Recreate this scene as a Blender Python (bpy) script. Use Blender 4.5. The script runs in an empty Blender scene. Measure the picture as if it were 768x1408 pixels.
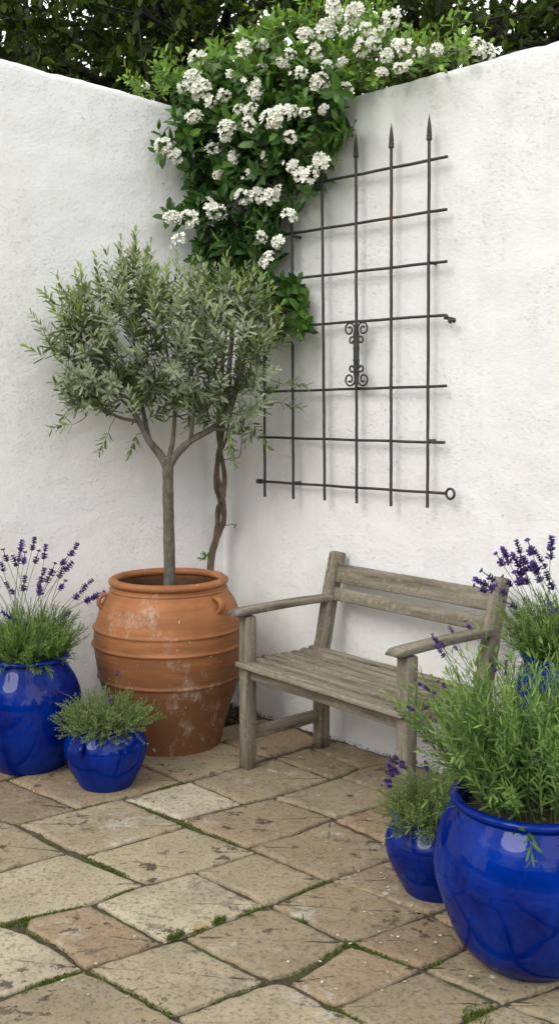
import bpy, math, random
import numpy as np
from mathutils import Vector, Matrix, noise
random.seed(7); rng = np.random.default_rng(7)
R = math.radians
scene = bpy.context.scene
col = scene.collection

# ------------------------------------------------------------------ camera
F = 1430.0; CX = 384.0; CY = 704.0; H = 1.47; PITCH = math.atan(149/1430.0)
cam = bpy.data.cameras.new('camera'); camo = bpy.data.objects.new('camera', cam); col.objects.link(camo)
camo.location = (0, 0, H); camo.rotation_euler = (R(90) - PITCH, 0, 0)
cam.sensor_fit = 'VERTICAL'; cam.sensor_height = 24; cam.sensor_width = 24; cam.lens = 24*F/1408.0
cam.clip_start = 0.05; cam.clip_end = 1000
scene.camera = camo
scene.view_settings.view_transform = 'Standard'; scene.view_settings.look = 'None'
scene.view_settings.exposure = 0.56; scene.view_settings.gamma = 1.0
scene.view_settings.use_curve_mapping = False
# ------------------------------------------------------------------ sky and sun
SD = Vector((.50, .60, -.66)).normalized()          # the way the light travels
w = bpy.data.worlds.new('World'); scene.world = w; w.use_nodes = True
nt = w.node_tree; nt.nodes.clear()
def N(t, typ, **kw):
    n = t.nodes.new(typ)
    for k, v in kw.items():
        if k == 'inp':
            for a, b in v.items(): n.inputs[a].default_value = b
        else: setattr(n, k, v)
    return n
wo = N(nt, 'ShaderNodeOutputWorld'); bg = N(nt, 'ShaderNodeBackground', inp={'Strength': 0.10})
sky = N(nt, 'ShaderNodeTexSky', sky_type='NISHITA', sun_disc=False)
sky.sun_elevation = math.asin(-SD.z); sky.sun_rotation = math.atan2(-SD.x, -SD.y)
tc = N(nt, 'ShaderNodeTexCoord'); nz = N(nt, 'ShaderNodeTexNoise', inp={'Scale': 1.7, 'Detail': 7.0, 'Roughness': .55})
cr = N(nt, 'ShaderNodeValToRGB'); cr.color_ramp.elements[0].position = .49; cr.color_ramp.elements[0].color = (6.6, 6.75, 6.9, 1)
cr.color_ramp.elements[1].position = .55; cr.color_ramp.elements[1].color = (17.5, 17.3, 17.0, 1)
mx = N(nt, 'ShaderNodeMix', data_type='RGBA'); mx.inputs[0].default_value = .88
nt.links.new(tc.outputs['Generated'], nz.inputs['Vector']); nt.links.new(nz.outputs['Fac'], cr.inputs['Fac'])
nt.links.new(sky.outputs['Color'], mx.inputs[6]); nt.links.new(cr.outputs['Color'], mx.inputs[7])
nt.links.new(mx.outputs[2], bg.inputs['Color']); nt.links.new(bg.outputs[0], wo.inputs[0])
sl = bpy.data.lights.new('sun', 'SUN'); sl.energy = 1.0; sl.angle = R(28); sl.color = (1, .965, .91)
so = bpy.data.objects.new('sun', sl); col.objects.link(so); so.rotation_euler = SD.to_track_quat('-Z', 'Y').to_euler(); so.location = (-3, -3, 6)

# ------------------------------------------------------------------ survey helpers: photo point -> real point on a real surface
cp, sp = math.cos(PITCH), math.sin(PITCH)
def ray(px, py):
    u = (px-CX)/F; v = (CY-py)/F
    return Vector((u, cp+v*sp, -sp+v*cp))
def G(px, py, z=0.0):
    d = ray(px, py); t = (z-H)/d.z
    return Vector((d.x*t, d.y*t, z))
def D(px, py, y):
    d = ray(px, py); t = y/d.y
    return Vector((d.x*t, y, H+d.z*t))
def zat(y, py): return D(CX, py, y).z
def rad(rpx, y, z): return rpx*(y*cp+(H-z)*sp)/F
C0 = G(308, 966)
RD = Vector((.695, -.718, 0)).normalized(); RN = Vector((-RD.y*-1, RD.x*-1, 0)); RN = Vector((RD.y, -RD.x, 0))   # towards camera
if RN.y > 0: RN = -RN
LD = Vector((-.894, -.447, 0)).normalized(); LN = Vector((LD.y, -LD.x, 0))
if LN.y > 0: LN = -LN
def onplane(px, py, n, off):
    d = ray(px, py); p0 = C0+n*off; o = Vector((0, 0, H))
    t = (p0-o).dot(n)/d.dot(n)
    return o+d*t
def W(px, py, off=0.0): return onplane(px, py, RN, off)
def L(px, py, off=0.0): return onplane(px, py, LN, off)

# ------------------------------------------------------------------ mesh helpers
class MB:
    def __init__(s): s.v = []; s.f = []; s.age = []; s.g = []; s.any_age = False; s.any_g = False
    def add(s, vs, fs, age=0.0, g=None):
        b = len(s.v); s.v.extend([tuple(p) for p in vs]); s.f.extend([tuple(i+b for i in q) for q in fs])
        if np.isscalar(age): s.age.extend([age]*len(vs))
        else: s.age.extend(age)
        if g is None: s.g.extend([(0, 0, 0)]*len(vs))
        else: s.g.extend(g); s.any_g = True
    def build(s, name, mat, parent=None, smooth=True, local=False):
        me = bpy.data.meshes.new(name)
        off = Vector((0, 0, 0)) if (parent is None or local) else world_loc(parent)
        me.from_pydata([(p[0]-off.x, p[1]-off.y, p[2]-off.z) for p in s.v], [], s.f)
        a = me.attributes.new('age', 'FLOAT', 'POINT'); a.data.foreach_set('value', [float(x) for x in s.age])
        if s.any_g:
            a = me.attributes.new('grain', 'FLOAT_VECTOR', 'POINT'); a.data.foreach_set('vector', np.array(s.g, dtype=float).ravel())
        if smooth: me.polygons.foreach_set('use_smooth', [True]*len(me.polygons))
        me.materials.append(mat); me.update()
        o = bpy.data.objects.new(name, me); col.objects.link(o)
        if parent: o.parent = parent
        return o
def world_loc(o):
    v = Vector((0, 0, 0))
    while o is not None: v += o.location; o = o.parent
    return v
def thing(name, label, cat, loc, group=None, rz=0.0):
    o = bpy.data.objects.new(name, None); col.objects.link(o); o.location = loc; o.rotation_euler = (0, 0, rz)
    o.empty_display_size = .1; o['label'] = label; o['category'] = cat
    if group: o['group'] = group
    return o
def tag(o, label, cat, group=None):
    o['label'] = label; o['category'] = cat
    if group: o['group'] = group
    return o
def struct(o): o['kind'] = 'structure'; return o
def stuff(o, label, cat):
    o['kind'] = 'stuff'; o['label'] = label; o['category'] = cat; return o

def frame(d):
    d = d.normalized(); a = Vector((0, 0, 1)) if abs(d.z) < .9 else Vector((1, 0, 0))
    x = d.cross(a).normalized(); return x, x.cross(d).normalized()
def tube(mb, pts, rads, n=6, cap=True, age=0.0, wob=0.0):
    pts = [Vector(p) for p in pts]; m = len(pts)
    if np.isscalar(rads): rads = [rads]*m
    vs = []; fs = []; px = None
    for i, p in enumerate(pts):
        d = (pts[min(i+1, m-1)]-pts[max(i-1, 0)])
        if d.length < 1e-9: d = Vector((0, 0, 1))
        d.normalize()
        if px is None: x, _ = frame(d); y = d.cross(x)
        else:
            x = (px-d*px.dot(d))
            if x.length < 1e-6: x, _ = frame(d)
            x.normalize(); y = d.cross(x)
        px = x
        for k in range(n):
            a = 2*math.pi*k/n; r = rads[i]
            if wob: r *= 1+wob*noise.noise(Vector((p.x*30+k*3, p.y*30, p.z*25)))
            vs.append(p+x*math.cos(a)*r+y*math.sin(a)*r)
    for i in range(m-1):
        for k in range(n):
            fs.append((i*n+k, i*n+(k+1) % n, (i+1)*n+(k+1) % n, (i+1)*n+k))
    if cap:      # end faces on their own points so the rim stays crisp
        e = len(vs); vs = vs+vs[:n]+vs[(m-1)*n:m*n]; fs.append(tuple(e+k for k in range(n-1, -1, -1))); fs.append(tuple(e+n+k for k in range(n)))
    mb.add(vs, fs, age)
def curve(ctrl, n):
    P = [Vector(c) for c in ctrl]; P = [P[0]*2-P[1]]+P+[P[-1]*2-P[-2]]; out = []
    for i in range(1, len(P)-2):
        for k in range(n):
            t = k/n; a, b, c, d = P[i-1], P[i], P[i+1], P[i+2]
            out.append(.5*((2*b)+(c-a)*t+(2*a-5*b+4*c-d)*t*t+(3*b-a-3*c+d)*t**3))
    out.append(P[-2]); return out
def lathe(mb, prof, c, n=96, wob=0.0, age=0.0, closed=False):
    vs = []; fs = []; m = len(prof)
    for i, (r, z) in enumerate(prof):
        for k in range(n):
            a = 2*math.pi*k/n; rr = r
            if wob: rr += wob*noise.noise(Vector((math.cos(a)*2.2, math.sin(a)*2.2, z*5+c[0]*9)))
            vs.append((c[0]+rr*math.cos(a), c[1]+rr*math.sin(a), c[2]+z))
    for i in range(m if closed else m-1):
        j = (i+1) % m
        for k in range(n): fs.append((i*n+k, i*n+(k+1) % n, j*n+(k+1) % n, j*n+k))
    mb.add(vs, fs, age)
def smoothprof(pts, n=6):
    c = curve([(p[0], p[1], 0) for p in pts], n); return [(max(q.x, 0.0005), q.y) for q in c]
def roundbox(mb, size, M, bev=.004, seg=2, grain_axis=0, gseed=None, n=8, warp=0.0):
    """a board: rounded rectangle section swept along grain_axis in n steps; M places it"""
    if gseed is None: gseed = random.random()*50
    ax = grain_axis; o = [i for i in range(3) if i != ax]
    hw, hh, hl = size[o[0]]/2, size[o[1]]/2, size[ax]/2
    sec = []
    for (sx, sy, a0) in ((1, 1, 0), (-1, 1, 90), (-1, -1, 180), (1, -1, 270)):
        for k in range(seg+1):
            a = R(a0+90*k/seg); sec.append((sx*(hw-bev)+bev*math.cos(a), sy*(hh-bev)+bev*math.sin(a)))
    vs = []; g = []; fs = []; S = len(sec)
    steps = [(-hl, .0), (-hl+bev, 1)]+[(-hl+bev+(2*hl-2*bev)*k/n, 1) for k in range(1, n)]+[(hl-bev, 1), (hl, 0)]
    for (t, full) in steps:
        for (a, b) in sec:
            if not full: a *= (hw-bev*.8)/hw; b *= (hh-bev*.8)/hh
            p = [0, 0, 0]; p[ax] = t; p[o[0]] = a; p[o[1]] = b; q = Vector(p)
            if warp:
                nn = noise.noise_vector(Vector((t*6+gseed, a*14, b*14+gseed)))*warp
                q += Vector(nn)
            vs.append(M @ q); g.append((t+gseed, a+gseed*.37, b+gseed*.11))
    for i in range(len(steps)-1):
        for k in range(S): fs.append((i*S+k, i*S+(k+1) % S, (i+1)*S+(k+1) % S, (i+1)*S+k))
    fs.append(tuple(range(S-1, -1, -1))); fs.append(tuple((len(steps)-1)*S+k for k in range(S)))
    mb.add(vs, fs, 0, g)
def T(x, y, z, rx=0, ry=0, rz=0):
    return Matrix.Translation((x, y, z)) @ Matrix.Rotation(rz, 4, 'Z') @ Matrix.Rotation(ry, 4, 'Y') @ Matrix.Rotation(rx, 4, 'X')

def leaves(mb, pos, dirs, ups, ln, wd, age=None, droop=.15, fold=.25, wide=.45):
    """many leaves at once; each six points folded on the midrib"""
    pos = np.asarray(pos, float); d = np.asarray(dirs, float); u = np.asarray(ups, float); n = len(pos)
    if n == 0: return
    d /= np.linalg.norm(d, axis=1, keepdims=True)+1e-9
    s = np.cross(d, u); s /= np.linalg.norm(s, axis=1, keepdims=True)+1e-9; u = np.cross(s, d)
    ln = np.broadcast_to(ln, (n,)).reshape(n, 1); wd = np.broadcast_to(wd, (n,)).reshape(n, 1)
    def P(a, b, c): return pos+d*ln*a+s*wd*b+u*c
    f = wd*fold; dr = -ln*droop
    V = np.stack([P(0, 0, 0), P(wide*.55, .42, f*.8+dr*.15), P(wide+.3, .40, f*.8+dr*.55), P(1, 0, dr), P(wide+.3, -.40, f*.8+dr*.55), P(wide*.55, -.42, f*.8+dr*.15), P(.5, 0, dr*.2)], 1).reshape(-1, 3)
    b = len(mb.v); mb.v.extend(map(tuple, V.tolist()))
    I = (np.arange(n)*7+b)[:, None]
    Q = np.concatenate([I+np.array([[0, 6, 2, 1]]), I+np.array([[6, 3, 2, 2]])[:, :3].repeat(1, 0) if False else I+np.array([[0, 5, 4, 6]])], 0)
    mb.f.extend(map(tuple, Q.tolist()))
    T3 = np.concatenate([I+np.array([[6, 3, 2]]), I+np.array([[6, 4, 3]])], 0)
    mb.f.extend(map(tuple, T3.tolist()))
    a = np.zeros(n) if age is None else np.asarray(age, float)
    mb.age.extend(np.repeat(a, 7).tolist()); mb.g.extend([(0, 0, 0)]*(7*n))
def rnd_unit(n):
    v = rng.normal(size=(n, 3)); return v/np.linalg.norm(v, axis=1, keepdims=True)
class LeafBin:
    def __init__(s): s.p = []; s.d = []; s.u = []; s.l = []; s.w = []; s.a = []
    def put(s, p, d, u, l, w, a): s.p.append(tuple(p)); s.d.append(tuple(d)); s.u.append(tuple(u)); s.l.append(l); s.w.append(w); s.a.append(a)
    def flush(s, mb, **k): leaves(mb, s.p, s.d, s.u, np.array(s.l), np.array(s.w), s.a, **k)
def rv(s=1.0): return Vector((random.gauss(0, s), random.gauss(0, s), random.gauss(0, s)))
def shoot(lb, tb, base, d, length, nl, ll, lw, r=.0012, spread=.8, age0=0.0, age1=1.0, whorl=2, bend=0.15, grav=0.0, taper=.5, start=.1):
    """a twig with leaves in opposite pairs (or whorls)"""
    d = Vector(d).normalized(); pts = [Vector(base)]; k = 5; dd = d.copy()
    for i in range(k):
        dd = (dd+rv(bend*.35)+Vector((0, 0, grav))).normalized(); pts.append(pts[-1]+dd*length/k)
    if tb is not None: tube(tb, pts, [r*(1-.6*i/k) for i in range(k+1)], 4, False)
    ph = random.random()*6
    for i in range(nl):
        t = start+(1-start)*(i+.5)/nl; q = t*k; j = min(int(q), k-1); p = pts[j].lerp(pts[j+1], q-j)
        ax = (pts[j+1]-pts[j]).normalized(); x, y = frame(ax); ph += 1.57 if whorl == 2 else 2.4
        sz = (1-taper*t) * random.uniform(.75, 1.15)
        for m in range(whorl):
            a = ph+2*math.pi*m/whorl+random.gauss(0, .25); o = x*math.cos(a)+y*math.sin(a)
            sprd = spread*(1.15-.6*t)
            ld = (ax*(1-sprd*.5)+o*sprd+rv(.12)).normalized()
            lb.put(p+o*r, ld, (ax+o*-.3+rv(.15)), ll*sz, lw*sz, age0+(age1-age0)*t**1.5+random.gauss(0, .06))
    return pts

# ------------------------------------------------------------------ materials
def newmat(name):
    m = bpy.data.materials.new(name); m.use_nodes = True; t = m.node_tree
    return m, t, t.nodes['Principled BSDF'], t.links, t.nodes['Material Output']
def texco(t, kind='Object', scale=(1, 1, 1)):
    c = N(t, 'ShaderNodeTexCoord'); m = N(t, 'ShaderNodeMapping'); m.inputs['Scale'].default_value = scale
    t.links.new(c.outputs[kind], m.inputs[0]); return m.outputs[0]
def attrco(t, name, scale=(1, 1, 1)):
    c = N(t, 'ShaderNodeAttribute', attribute_name=name); m = N(t, 'ShaderNodeMapping'); m.inputs['Scale'].default_value = scale
    t.links.new(c.outputs['Vector'], m.inputs[0]); return m.outputs[0]
def noi(t, v, scale, detail=4, rough=.55, dist=0.0):
    n = N(t, 'ShaderNodeTexNoise', inp={'Scale': scale, 'Detail': detail, 'Roughness': rough, 'Distortion': dist}); t.links.new(v, n.inputs['Vector']); return n.outputs['Fac']
def ramp(t, fac, stops):
    r = N(t, 'ShaderNodeValToRGB'); e = r.color_ramp.elements
    while len(e) < len(stops): e.new(.5)
    for i, (p, c) in enumerate(stops):
        e[i].position = p; e[i].color = (c, c, c, 1) if np.isscalar(c) else (*c, 1)
    t.links.new(fac, r.inputs[0]); return r.outputs[0]
def mix(t, fac, a, b, mode='MIX'):
    m = N(t, 'ShaderNodeMix', data_type='RGBA', blend_type=mode)
    for s, v in ((0, fac), (6, a), (7, b)):
        if hasattr(v, 'links'): t.links.new(v, m.inputs[s])
        elif s == 0: m.inputs[0].default_value = v
        else: m.inputs[s].default_value = (*v, 1)
    return m.outputs[2]
def math_(t, op, a, b=0.0):
    m = N(t, 'ShaderNodeMath', operation=op)
    for i, v in enumerate((a, b)):
        if hasattr(v, 'links'): t.links.new(v, m.inputs[i])
        else: m.inputs[i].default_value = v
    return m.outputs[0]
def bump(t, h, dist, strength=1.0, prev=None):
    b = N(t, 'ShaderNodeBump', inp={'Strength': strength, 'Distance': dist}); t.links.new(h, b.inputs['Height'])
    if prev is not None: t.links.new(prev, b.inputs['Normal'])
    return b.outputs[0]

def m_stucco():
    m, t, b, l, o = newmat('white_render'); v = texco(t)
    n1 = noi(t, v, 2.2, 5, .6); n2 = noi(t, v, 11, 6, .65)
    c = mix(t, ramp(t, n1, [(.35, 0.0), (.7, 1.0)]), (.84, .84, .825), (.89, .89, .88))
    c = mix(t, ramp(t, n2, [(.58, 0.0), (.8, .3)]), c, (.74, .73, .69))
    st_ = noi(t, texco(t, 'Object', (7, 7, .5)), 1.3, 4, .6); c = mix(t, ramp(t, st_, [(.5, 0.0), (.75, .45)]), c, (.76, .75, .70))
    l.new(c, b.inputs['Base Color']); b.inputs['Roughness'].default_value = .75; b.inputs['Specular IOR Level'].default_value = .25
    # trowelled skin: smooth flats broken by drag marks and pits
    va = texco(t, 'Object', (1, 1, 1.6))
    drag = noi(t, va, 52, 8, .7, .2); fine = noi(t, v, 110, 5, .65); patch = noi(t, v, 3.1, 3, .5)
    dr = ramp(t, drag, [(.33, 0.0), (.43, .9), (.50, 1.0), (.70, .85)])
    amt = ramp(t, patch, [(.38, .25), (.6, 1.0)])
    hgt = math_(t, 'MULTIPLY', dr, amt)
    nb = bump(t, hgt, .0038, .6); nb = bump(t, noi(t, v, 62, 4, .62), .0043, .6, nb); nb = bump(t, fine, .0022, .5, nb); nb = bump(t, noi(t, v, 14, 4, .55), .006, .35, nb)
    pitc = ramp(t, hgt, [(0.0, .0), (.02, .0), (.2, .0)]); c = mix(t, pitc, c, (.50, .49, .46)); l.new(c, b.inputs['Base Color'])
    crk = N(t, 'ShaderNodeTexVoronoi', feature='DISTANCE_TO_EDGE', inp={'Scale': 1.4})
    vd = N(t, 'ShaderNodeMix', data_type='VECTOR'); vd.inputs[0].default_value = .12
    nn = N(t, 'ShaderNodeTexNoise', inp={'Scale': 5.0, 'Detail': 5.0}); l.new(v, nn.inputs['Vector'])
    l.new(v, vd.inputs[4]); l.new(nn.outputs['Color'], vd.inputs[5]); l.new(vd.outputs[1], crk.inputs['Vector'])
    ck = ramp(t, crk.outputs['Distance'], [(0, 0.0), (.012, 1.0)])
    nb = bump(t, ck, .0015, .15, nb)
    l.new(nb, b.inputs['Normal']); return m
def m_leaf(name, old, new, under=None, rough=.5, transl=.25, var=.35, spec=.22, ageramp=(0, 1)):
    m, t, b, l, o = newmat(name)
    at = N(t, 'ShaderNodeAttribute', attribute_name='age'); ge = N(t, 'ShaderNodeNewGeometry')
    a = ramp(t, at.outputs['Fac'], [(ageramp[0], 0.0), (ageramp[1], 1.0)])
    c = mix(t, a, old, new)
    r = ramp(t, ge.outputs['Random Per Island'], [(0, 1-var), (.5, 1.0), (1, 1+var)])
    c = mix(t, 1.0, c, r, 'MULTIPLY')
    yl = ramp(t, ge.outputs['Random Per Island'], [(.0, 0.0), (.9, 0.0), (1, .35)])
    c = mix(t, yl, c, (c_y(new)))
    if under is not None: c2 = mix(t, ge.outputs['Backfacing'], c, under)
    else: c2 = c
    l.new(c2, b.inputs['Base Color']); b.inputs['Roughness'].default_value = rough; b.inputs['Specular IOR Level'].default_value = spec
    tr = N(t, 'ShaderNodeBsdfTranslucent'); hs = mix(t, 1.0, c, (1.5, 1.6, .7), 'MULTIPLY'); l.new(hs, tr.inputs['Color'])
    ms = N(t, 'ShaderNodeMixShader'); ms.inputs[0].default_value = transl
    l.new(b.outputs[0], ms.inputs[1]); l.new(tr.outputs[0], ms.inputs[2]); l.new(ms.outputs[0], o.inputs['Surface']); return m
def c_y(c): return (c[0]*1.5, c[1]*1.2, c[2]*.6)
def m_bark(name, c1, c2, sc=30, st=.25, dist=.004):
    m, t, b, l, o = newmat(name); v = texco(t, 'Object', (1, 1, st)); n = noi(t, v, sc, 6, .65); v2 = texco(t); n2 = noi(t, v2, sc*2.3, 4, .6)
    c = mix(t, ramp(t, n, [(.35, 0.0), (.65, 1.0)]), c1, c2); l.new(c, b.inputs['Base Color']); b.inputs['Roughness'].default_value = .85
    nb = bump(t, n, dist, .7); nb = bump(t, n2, dist*.4, .5, nb); l.new(nb, b.inputs['Normal']); return m
def m_plain(name, c, rough=.8, spec=.3, var=None, sc=20):
    m, t, b, l, o = newmat(name); b.inputs['Roughness'].default_value = rough; b.inputs['Specular IOR Level'].default_value = spec
    if var is None: b.inputs['Base Color'].default_value = (*c, 1)
    else:
        v = texco(t); n = noi(t, v, sc, 5, .6); l.new(mix(t, ramp(t, n, [(.3, 0.0), (.7, 1.0)]), c, var), b.inputs['Base Color']); l.new(bump(t, n, .01, .5), b.inputs['Normal'])
    return m
def m_glaze():
    m, t, b, l, o = newmat('cobalt_glaze'); v = texco(t); vs = texco(t, 'Object', (1, 1, .22))
    n = noi(t, v, 5, 4, .6); s = noi(t, vs, 26, 5, .7); f = noi(t, v, 90, 3, .6)
    c = mix(t, ramp(t, n, [(.35, 0.0), (.65, 1.0)]), (.0003, .006, .105), (.0003, .026, .27))
    c = mix(t, ramp(t, s, [(.50, 0.0), (.72, .3)]), c, (.002, .050, .38))
    c = mix(t, ramp(t, noi(t, texco(t, 'Object', (1, 1, .12)), 40, 3, .6), [(.60, 0.0), (.76, .3)]), c, (.0005, .006, .07))
    sk = ramp(t, f, [(.70, 0.0), (.76, .5)]); c = mix(t, sk, c, (.03, .08, .30))
    l.new(c, b.inputs['Base Color']); b.inputs['Roughness'].default_value = .5; b.inputs['Specular IOR Level'].default_value = 0.0
    b.inputs['Coat Weight'].default_value = .48; b.inputs['Coat Roughness'].default_value = .05
    nb = bump(t, noi(t, v, 14, 3, .5), .0035, .35); nb = bump(t, f, .0005, .3, nb); l.new(nb, b.inputs['Normal']); l.new(bump(t, noi(t, v, 9, 2, .5), .0016, .35), b.inputs['Coat Normal']); return m
def m_terracotta():
    m, t, b, l, o = newmat('terracotta'); v = texco(t); vh = texco(t, 'Object', (.6, .6, 4))
    n = noi(t, v, 3.2, 5, .6); h = noi(t, vh, 7, 6, .65); f = noi(t, v, 60, 5, .65)
    c = mix(t, ramp(t, n, [(.35, 0.0), (.65, 1.0)]), (.29, .112, .040), (.46, .188, .070))
    c = mix(t, ramp(t, h, [(.42, .55), (.6, 0.0)]), c, (.24, .095, .038))
    # old damp stain over the lower half with a ragged upper edge
    sep = N(t, 'ShaderNodeSeparateXYZ'); l.new(v, sep.inputs[0])
    zz = math_(t, 'ADD', sep.outputs['Z'], math_(t, 'MULTIPLY', h, .22))
    st = ramp(t, zz, [(.38, .85), (.62, 0.0)]); c = mix(t, st, c, (.16, .070, .032))
    # salt bloom, white and patchy
    e = noi(t, texco(t, 'Object', (1, 1, .75)), 4.2, 8, .72); ew = ramp(t, e, [(.57, 0.0), (.66, .62)]); fg = ramp(t, f, [(.4, .25), (.6, 1.0)])
    c = mix(t, math_(t, 'MULTIPLY', ew, fg), c, (.55, .47, .38))
    sp2 = noi(t, v, 38, 3, .5); c = mix(t, ramp(t, sp2, [(.71, 0.0), (.74, .7)]), c, (.6, .5, .36))
    l.new(c, b.inputs['Base Color']); b.inputs['Roughness'].default_value = .62; b.inputs['Specular IOR Level'].default_value = .35
    nb = bump(t, noi(t, vh, 22, 5, .6), .003, .5); nb = bump(t, f, .0015, .5, nb); l.new(nb, b.inputs['Normal']); return m
def m_wood():
    m, t, b, l, o = newmat('weathered_teak'); g = attrco(t, 'grain', (1.6, 20, 20)); g2 = attrco(t, 'grain', (1, 3, 3)); g3 = attrco(t, 'grain', (1, 1, 1))
    s = noi(t, g, 2.2, 6, .6); p = noi(t, g2, 7, 5, .65); f = noi(t, g3, 55, 6, .7)
    c = mix(t, ramp(t, s, [(.34, 0.0), (.66, 1.0)]), (.110, .090, .068), (.30, .265, .21))
    c = mix(t, ramp(t, p, [(.45, 0.0), (.62, .7)]), c, (.20, .175, .115))
    li = ramp(t, f, [(.50, 0.0), (.62, .6)]); pm = ramp(t, p, [(.42, .0), (.60, .85)])
    c = mix(t, math_(t, 'MULTIPLY', li, pm), c, (.45, .42, .35))
    l.new(c, b.inputs['Base Color']); b.inputs['Roughness'].default_value = .85; b.inputs['Specular IOR Level'].default_value = .2
    nb = bump(t, s, .0035, .8); nb = bump(t, f, .0012, .6, nb); l.new(nb, b.inputs['Normal']); return m
def m_iron():
    m, t, b, l, o = newmat('wrought_iron'); v = texco(t); n = noi(t, v, 24, 5, .65); n2 = noi(t, v, 5, 4, .6)
    c = mix(t, ramp(t, n, [(.4, 0.0), (.65, 1.0)]), (.040, .040, .036), (.075, .072, .062))
    c = mix(t, ramp(t, n2, [(.56, 0.0), (.68, .7)]), c, (.10, .052, .028)); l.new(c, b.inputs['Base Color'])
    b.inputs['Metallic'].default_value = .3; b.inputs['Roughness'].default_value = .6; l.new(bump(t, n, .0015, .6), b.inputs['Normal']); return m
def m_stone():
    m, t, b, l, o = newmat('sandstone'); v = texco(t); at = N(t, 'ShaderNodeAttribute', attribute_name='age').outputs['Fac']
    vv = N(t, 'ShaderNodeVectorMath', operation='ADD'); l.new(v, vv.inputs[0]); cmb = N(t, 'ShaderNodeCombineXYZ'); l.new(math_(t, 'MULTIPLY', at, 37.0), cmb.inputs[2]); l.new(cmb.outputs[0], vv.inputs[1]); v = vv.outputs[0]
    base = ramp(t, at, [(0.0, (.21, .165, .105)), (.25, (.365, .262, .160)), (.5, (.345, .280, .178)), (.75, (.48, .405, .27)), (1.0, (.58, .52, .385))])
    n1 = noi(t, v, 3.5, 6, .65); n2 = noi(t, v, 17, 7, .7); n3 = noi(t, v, 75, 5, .7)
    c = mix(t, ramp(t, n1, [(.40, 0.0), (.68, .5)]), base, (.18, .145, .098))
    c = mix(t, ramp(t, n2, [(.50, 0.0), (.70, .5)]), c, (.40, .35, .26))
    c = mix(t, ramp(t, n3, [(.34, .65), (.50, 0.0)]), c, (.09, .07, .048))
    # black pitted lichen, stretched along the bed
    md = N(t, 'ShaderNodeMapping'); md.inputs['Rotation'].default_value = (0, 0, R(40)); md.inputs['Scale'].default_value = (1, 1.25, 1); l.new(v, md.inputs[0])
    pz = noi(t, md.outputs[0], 15, 6, .74); pr = ramp(t, noi(t, v, 2.6, 3, .5), [(.46, 0.0), (.60, 1.0)])
    pit = math_(t, 'MULTIPLY', ramp(t, pz, [(.575, 0.0), (.612, .85)]), pr); c = mix(t, pit, c, (.050, .038, .026))
    wl = math_(t, 'MULTIPLY', ramp(t, noi(t, v, 6.5, 7, .75), [(.56, 0.0), (.64, .6)]), ramp(t, noi(t, v, 1.6, 2, .5), [(.45, 0.0), (.6, 1.0)])); c = mix(t, wl, c, (.58, .56, .50))
    # little pale and ochre lichen rosettes
    vo = N(t, 'ShaderNodeTexVoronoi', inp={'Scale': 9.0, 'Randomness': 1.0}); l.new(v, vo.inputs['Vector'])
    dd = math_(t, 'ADD', vo.outputs['Distance'], math_(t, 'MULTIPLY', n3, .12)); sel = ramp(t, vo.outputs['Color'], [(.84, 0.0), (.86, 1.0)])
    c = mix(t, math_(t, 'MULTIPLY', ramp(t, dd, [(.13, .8), (.17, 0.0)]), sel), c, (.60, .60, .55))
    vo2 = N(t, 'ShaderNodeTexVoronoi', inp={'Scale': 5.0, 'Randomness': 1.0}); v5 = N(t, 'ShaderNodeVectorMath', operation='ADD'); v5.inputs[1].default_value = (5, 3, 1); l.new(v, v5.inputs[0]); l.new(v5.outputs[0], vo2.inputs['Vector'])
    sel2 = ramp(t, vo2.outputs['Color'], [(.88, 0.0), (.9, 1.0)]); d2 = math_(t, 'ADD', vo2.outputs['Distance'], math_(t, 'MULTIPLY', n2, .16))
    c = mix(t, math_(t, 'MULTIPLY', ramp(t, d2, [(.17, .6), (.24, 0.0)]), sel2), c, (.36, .25, .06))
    l.new(c, b.inputs['Base Color']); b.inputs['Roughness'].default_value = .72; b.inputs['Specular IOR Level'].default_value = .3
    hh = math_(t, 'SUBTRACT', math_(t, 'ADD', n1, math_(t, 'MULTIPLY', n2, .45)), math_(t, 'MULTIPLY', pit, .25))
    nb = bump(t, hh, .018, .9); nb = bump(t, n3, .004, .9, nb); l.new(nb, b.inputs['Normal']); return m
def m_soil(moss=True):
    m, t, b, l, o = newmat('earth'); v = texco(t); n = noi(t, v, 45, 6, .7); n2 = noi(t, v, 3.5, 4, .6)
    c = mix(t, ramp(t, n, [(.35, 0.0), (.7, 1.0)]), (.035, .026, .017), (.13, .10, .065))
    if moss:
        mm = math_(t, 'MULTIPLY', ramp(t, n2, [(.50, 0.0), (.60, .8)]), ramp(t, n, [(.35, .3), (.5, 1.0)])); c = mix(t, mm, c, (.065, .085, .018))
    l.new(c, b.inputs['Base Color']); b.inputs['Roughness'].default_value = .95; l.new(bump(t, n, .01, .9), b.inputs['Normal']); return m

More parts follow.
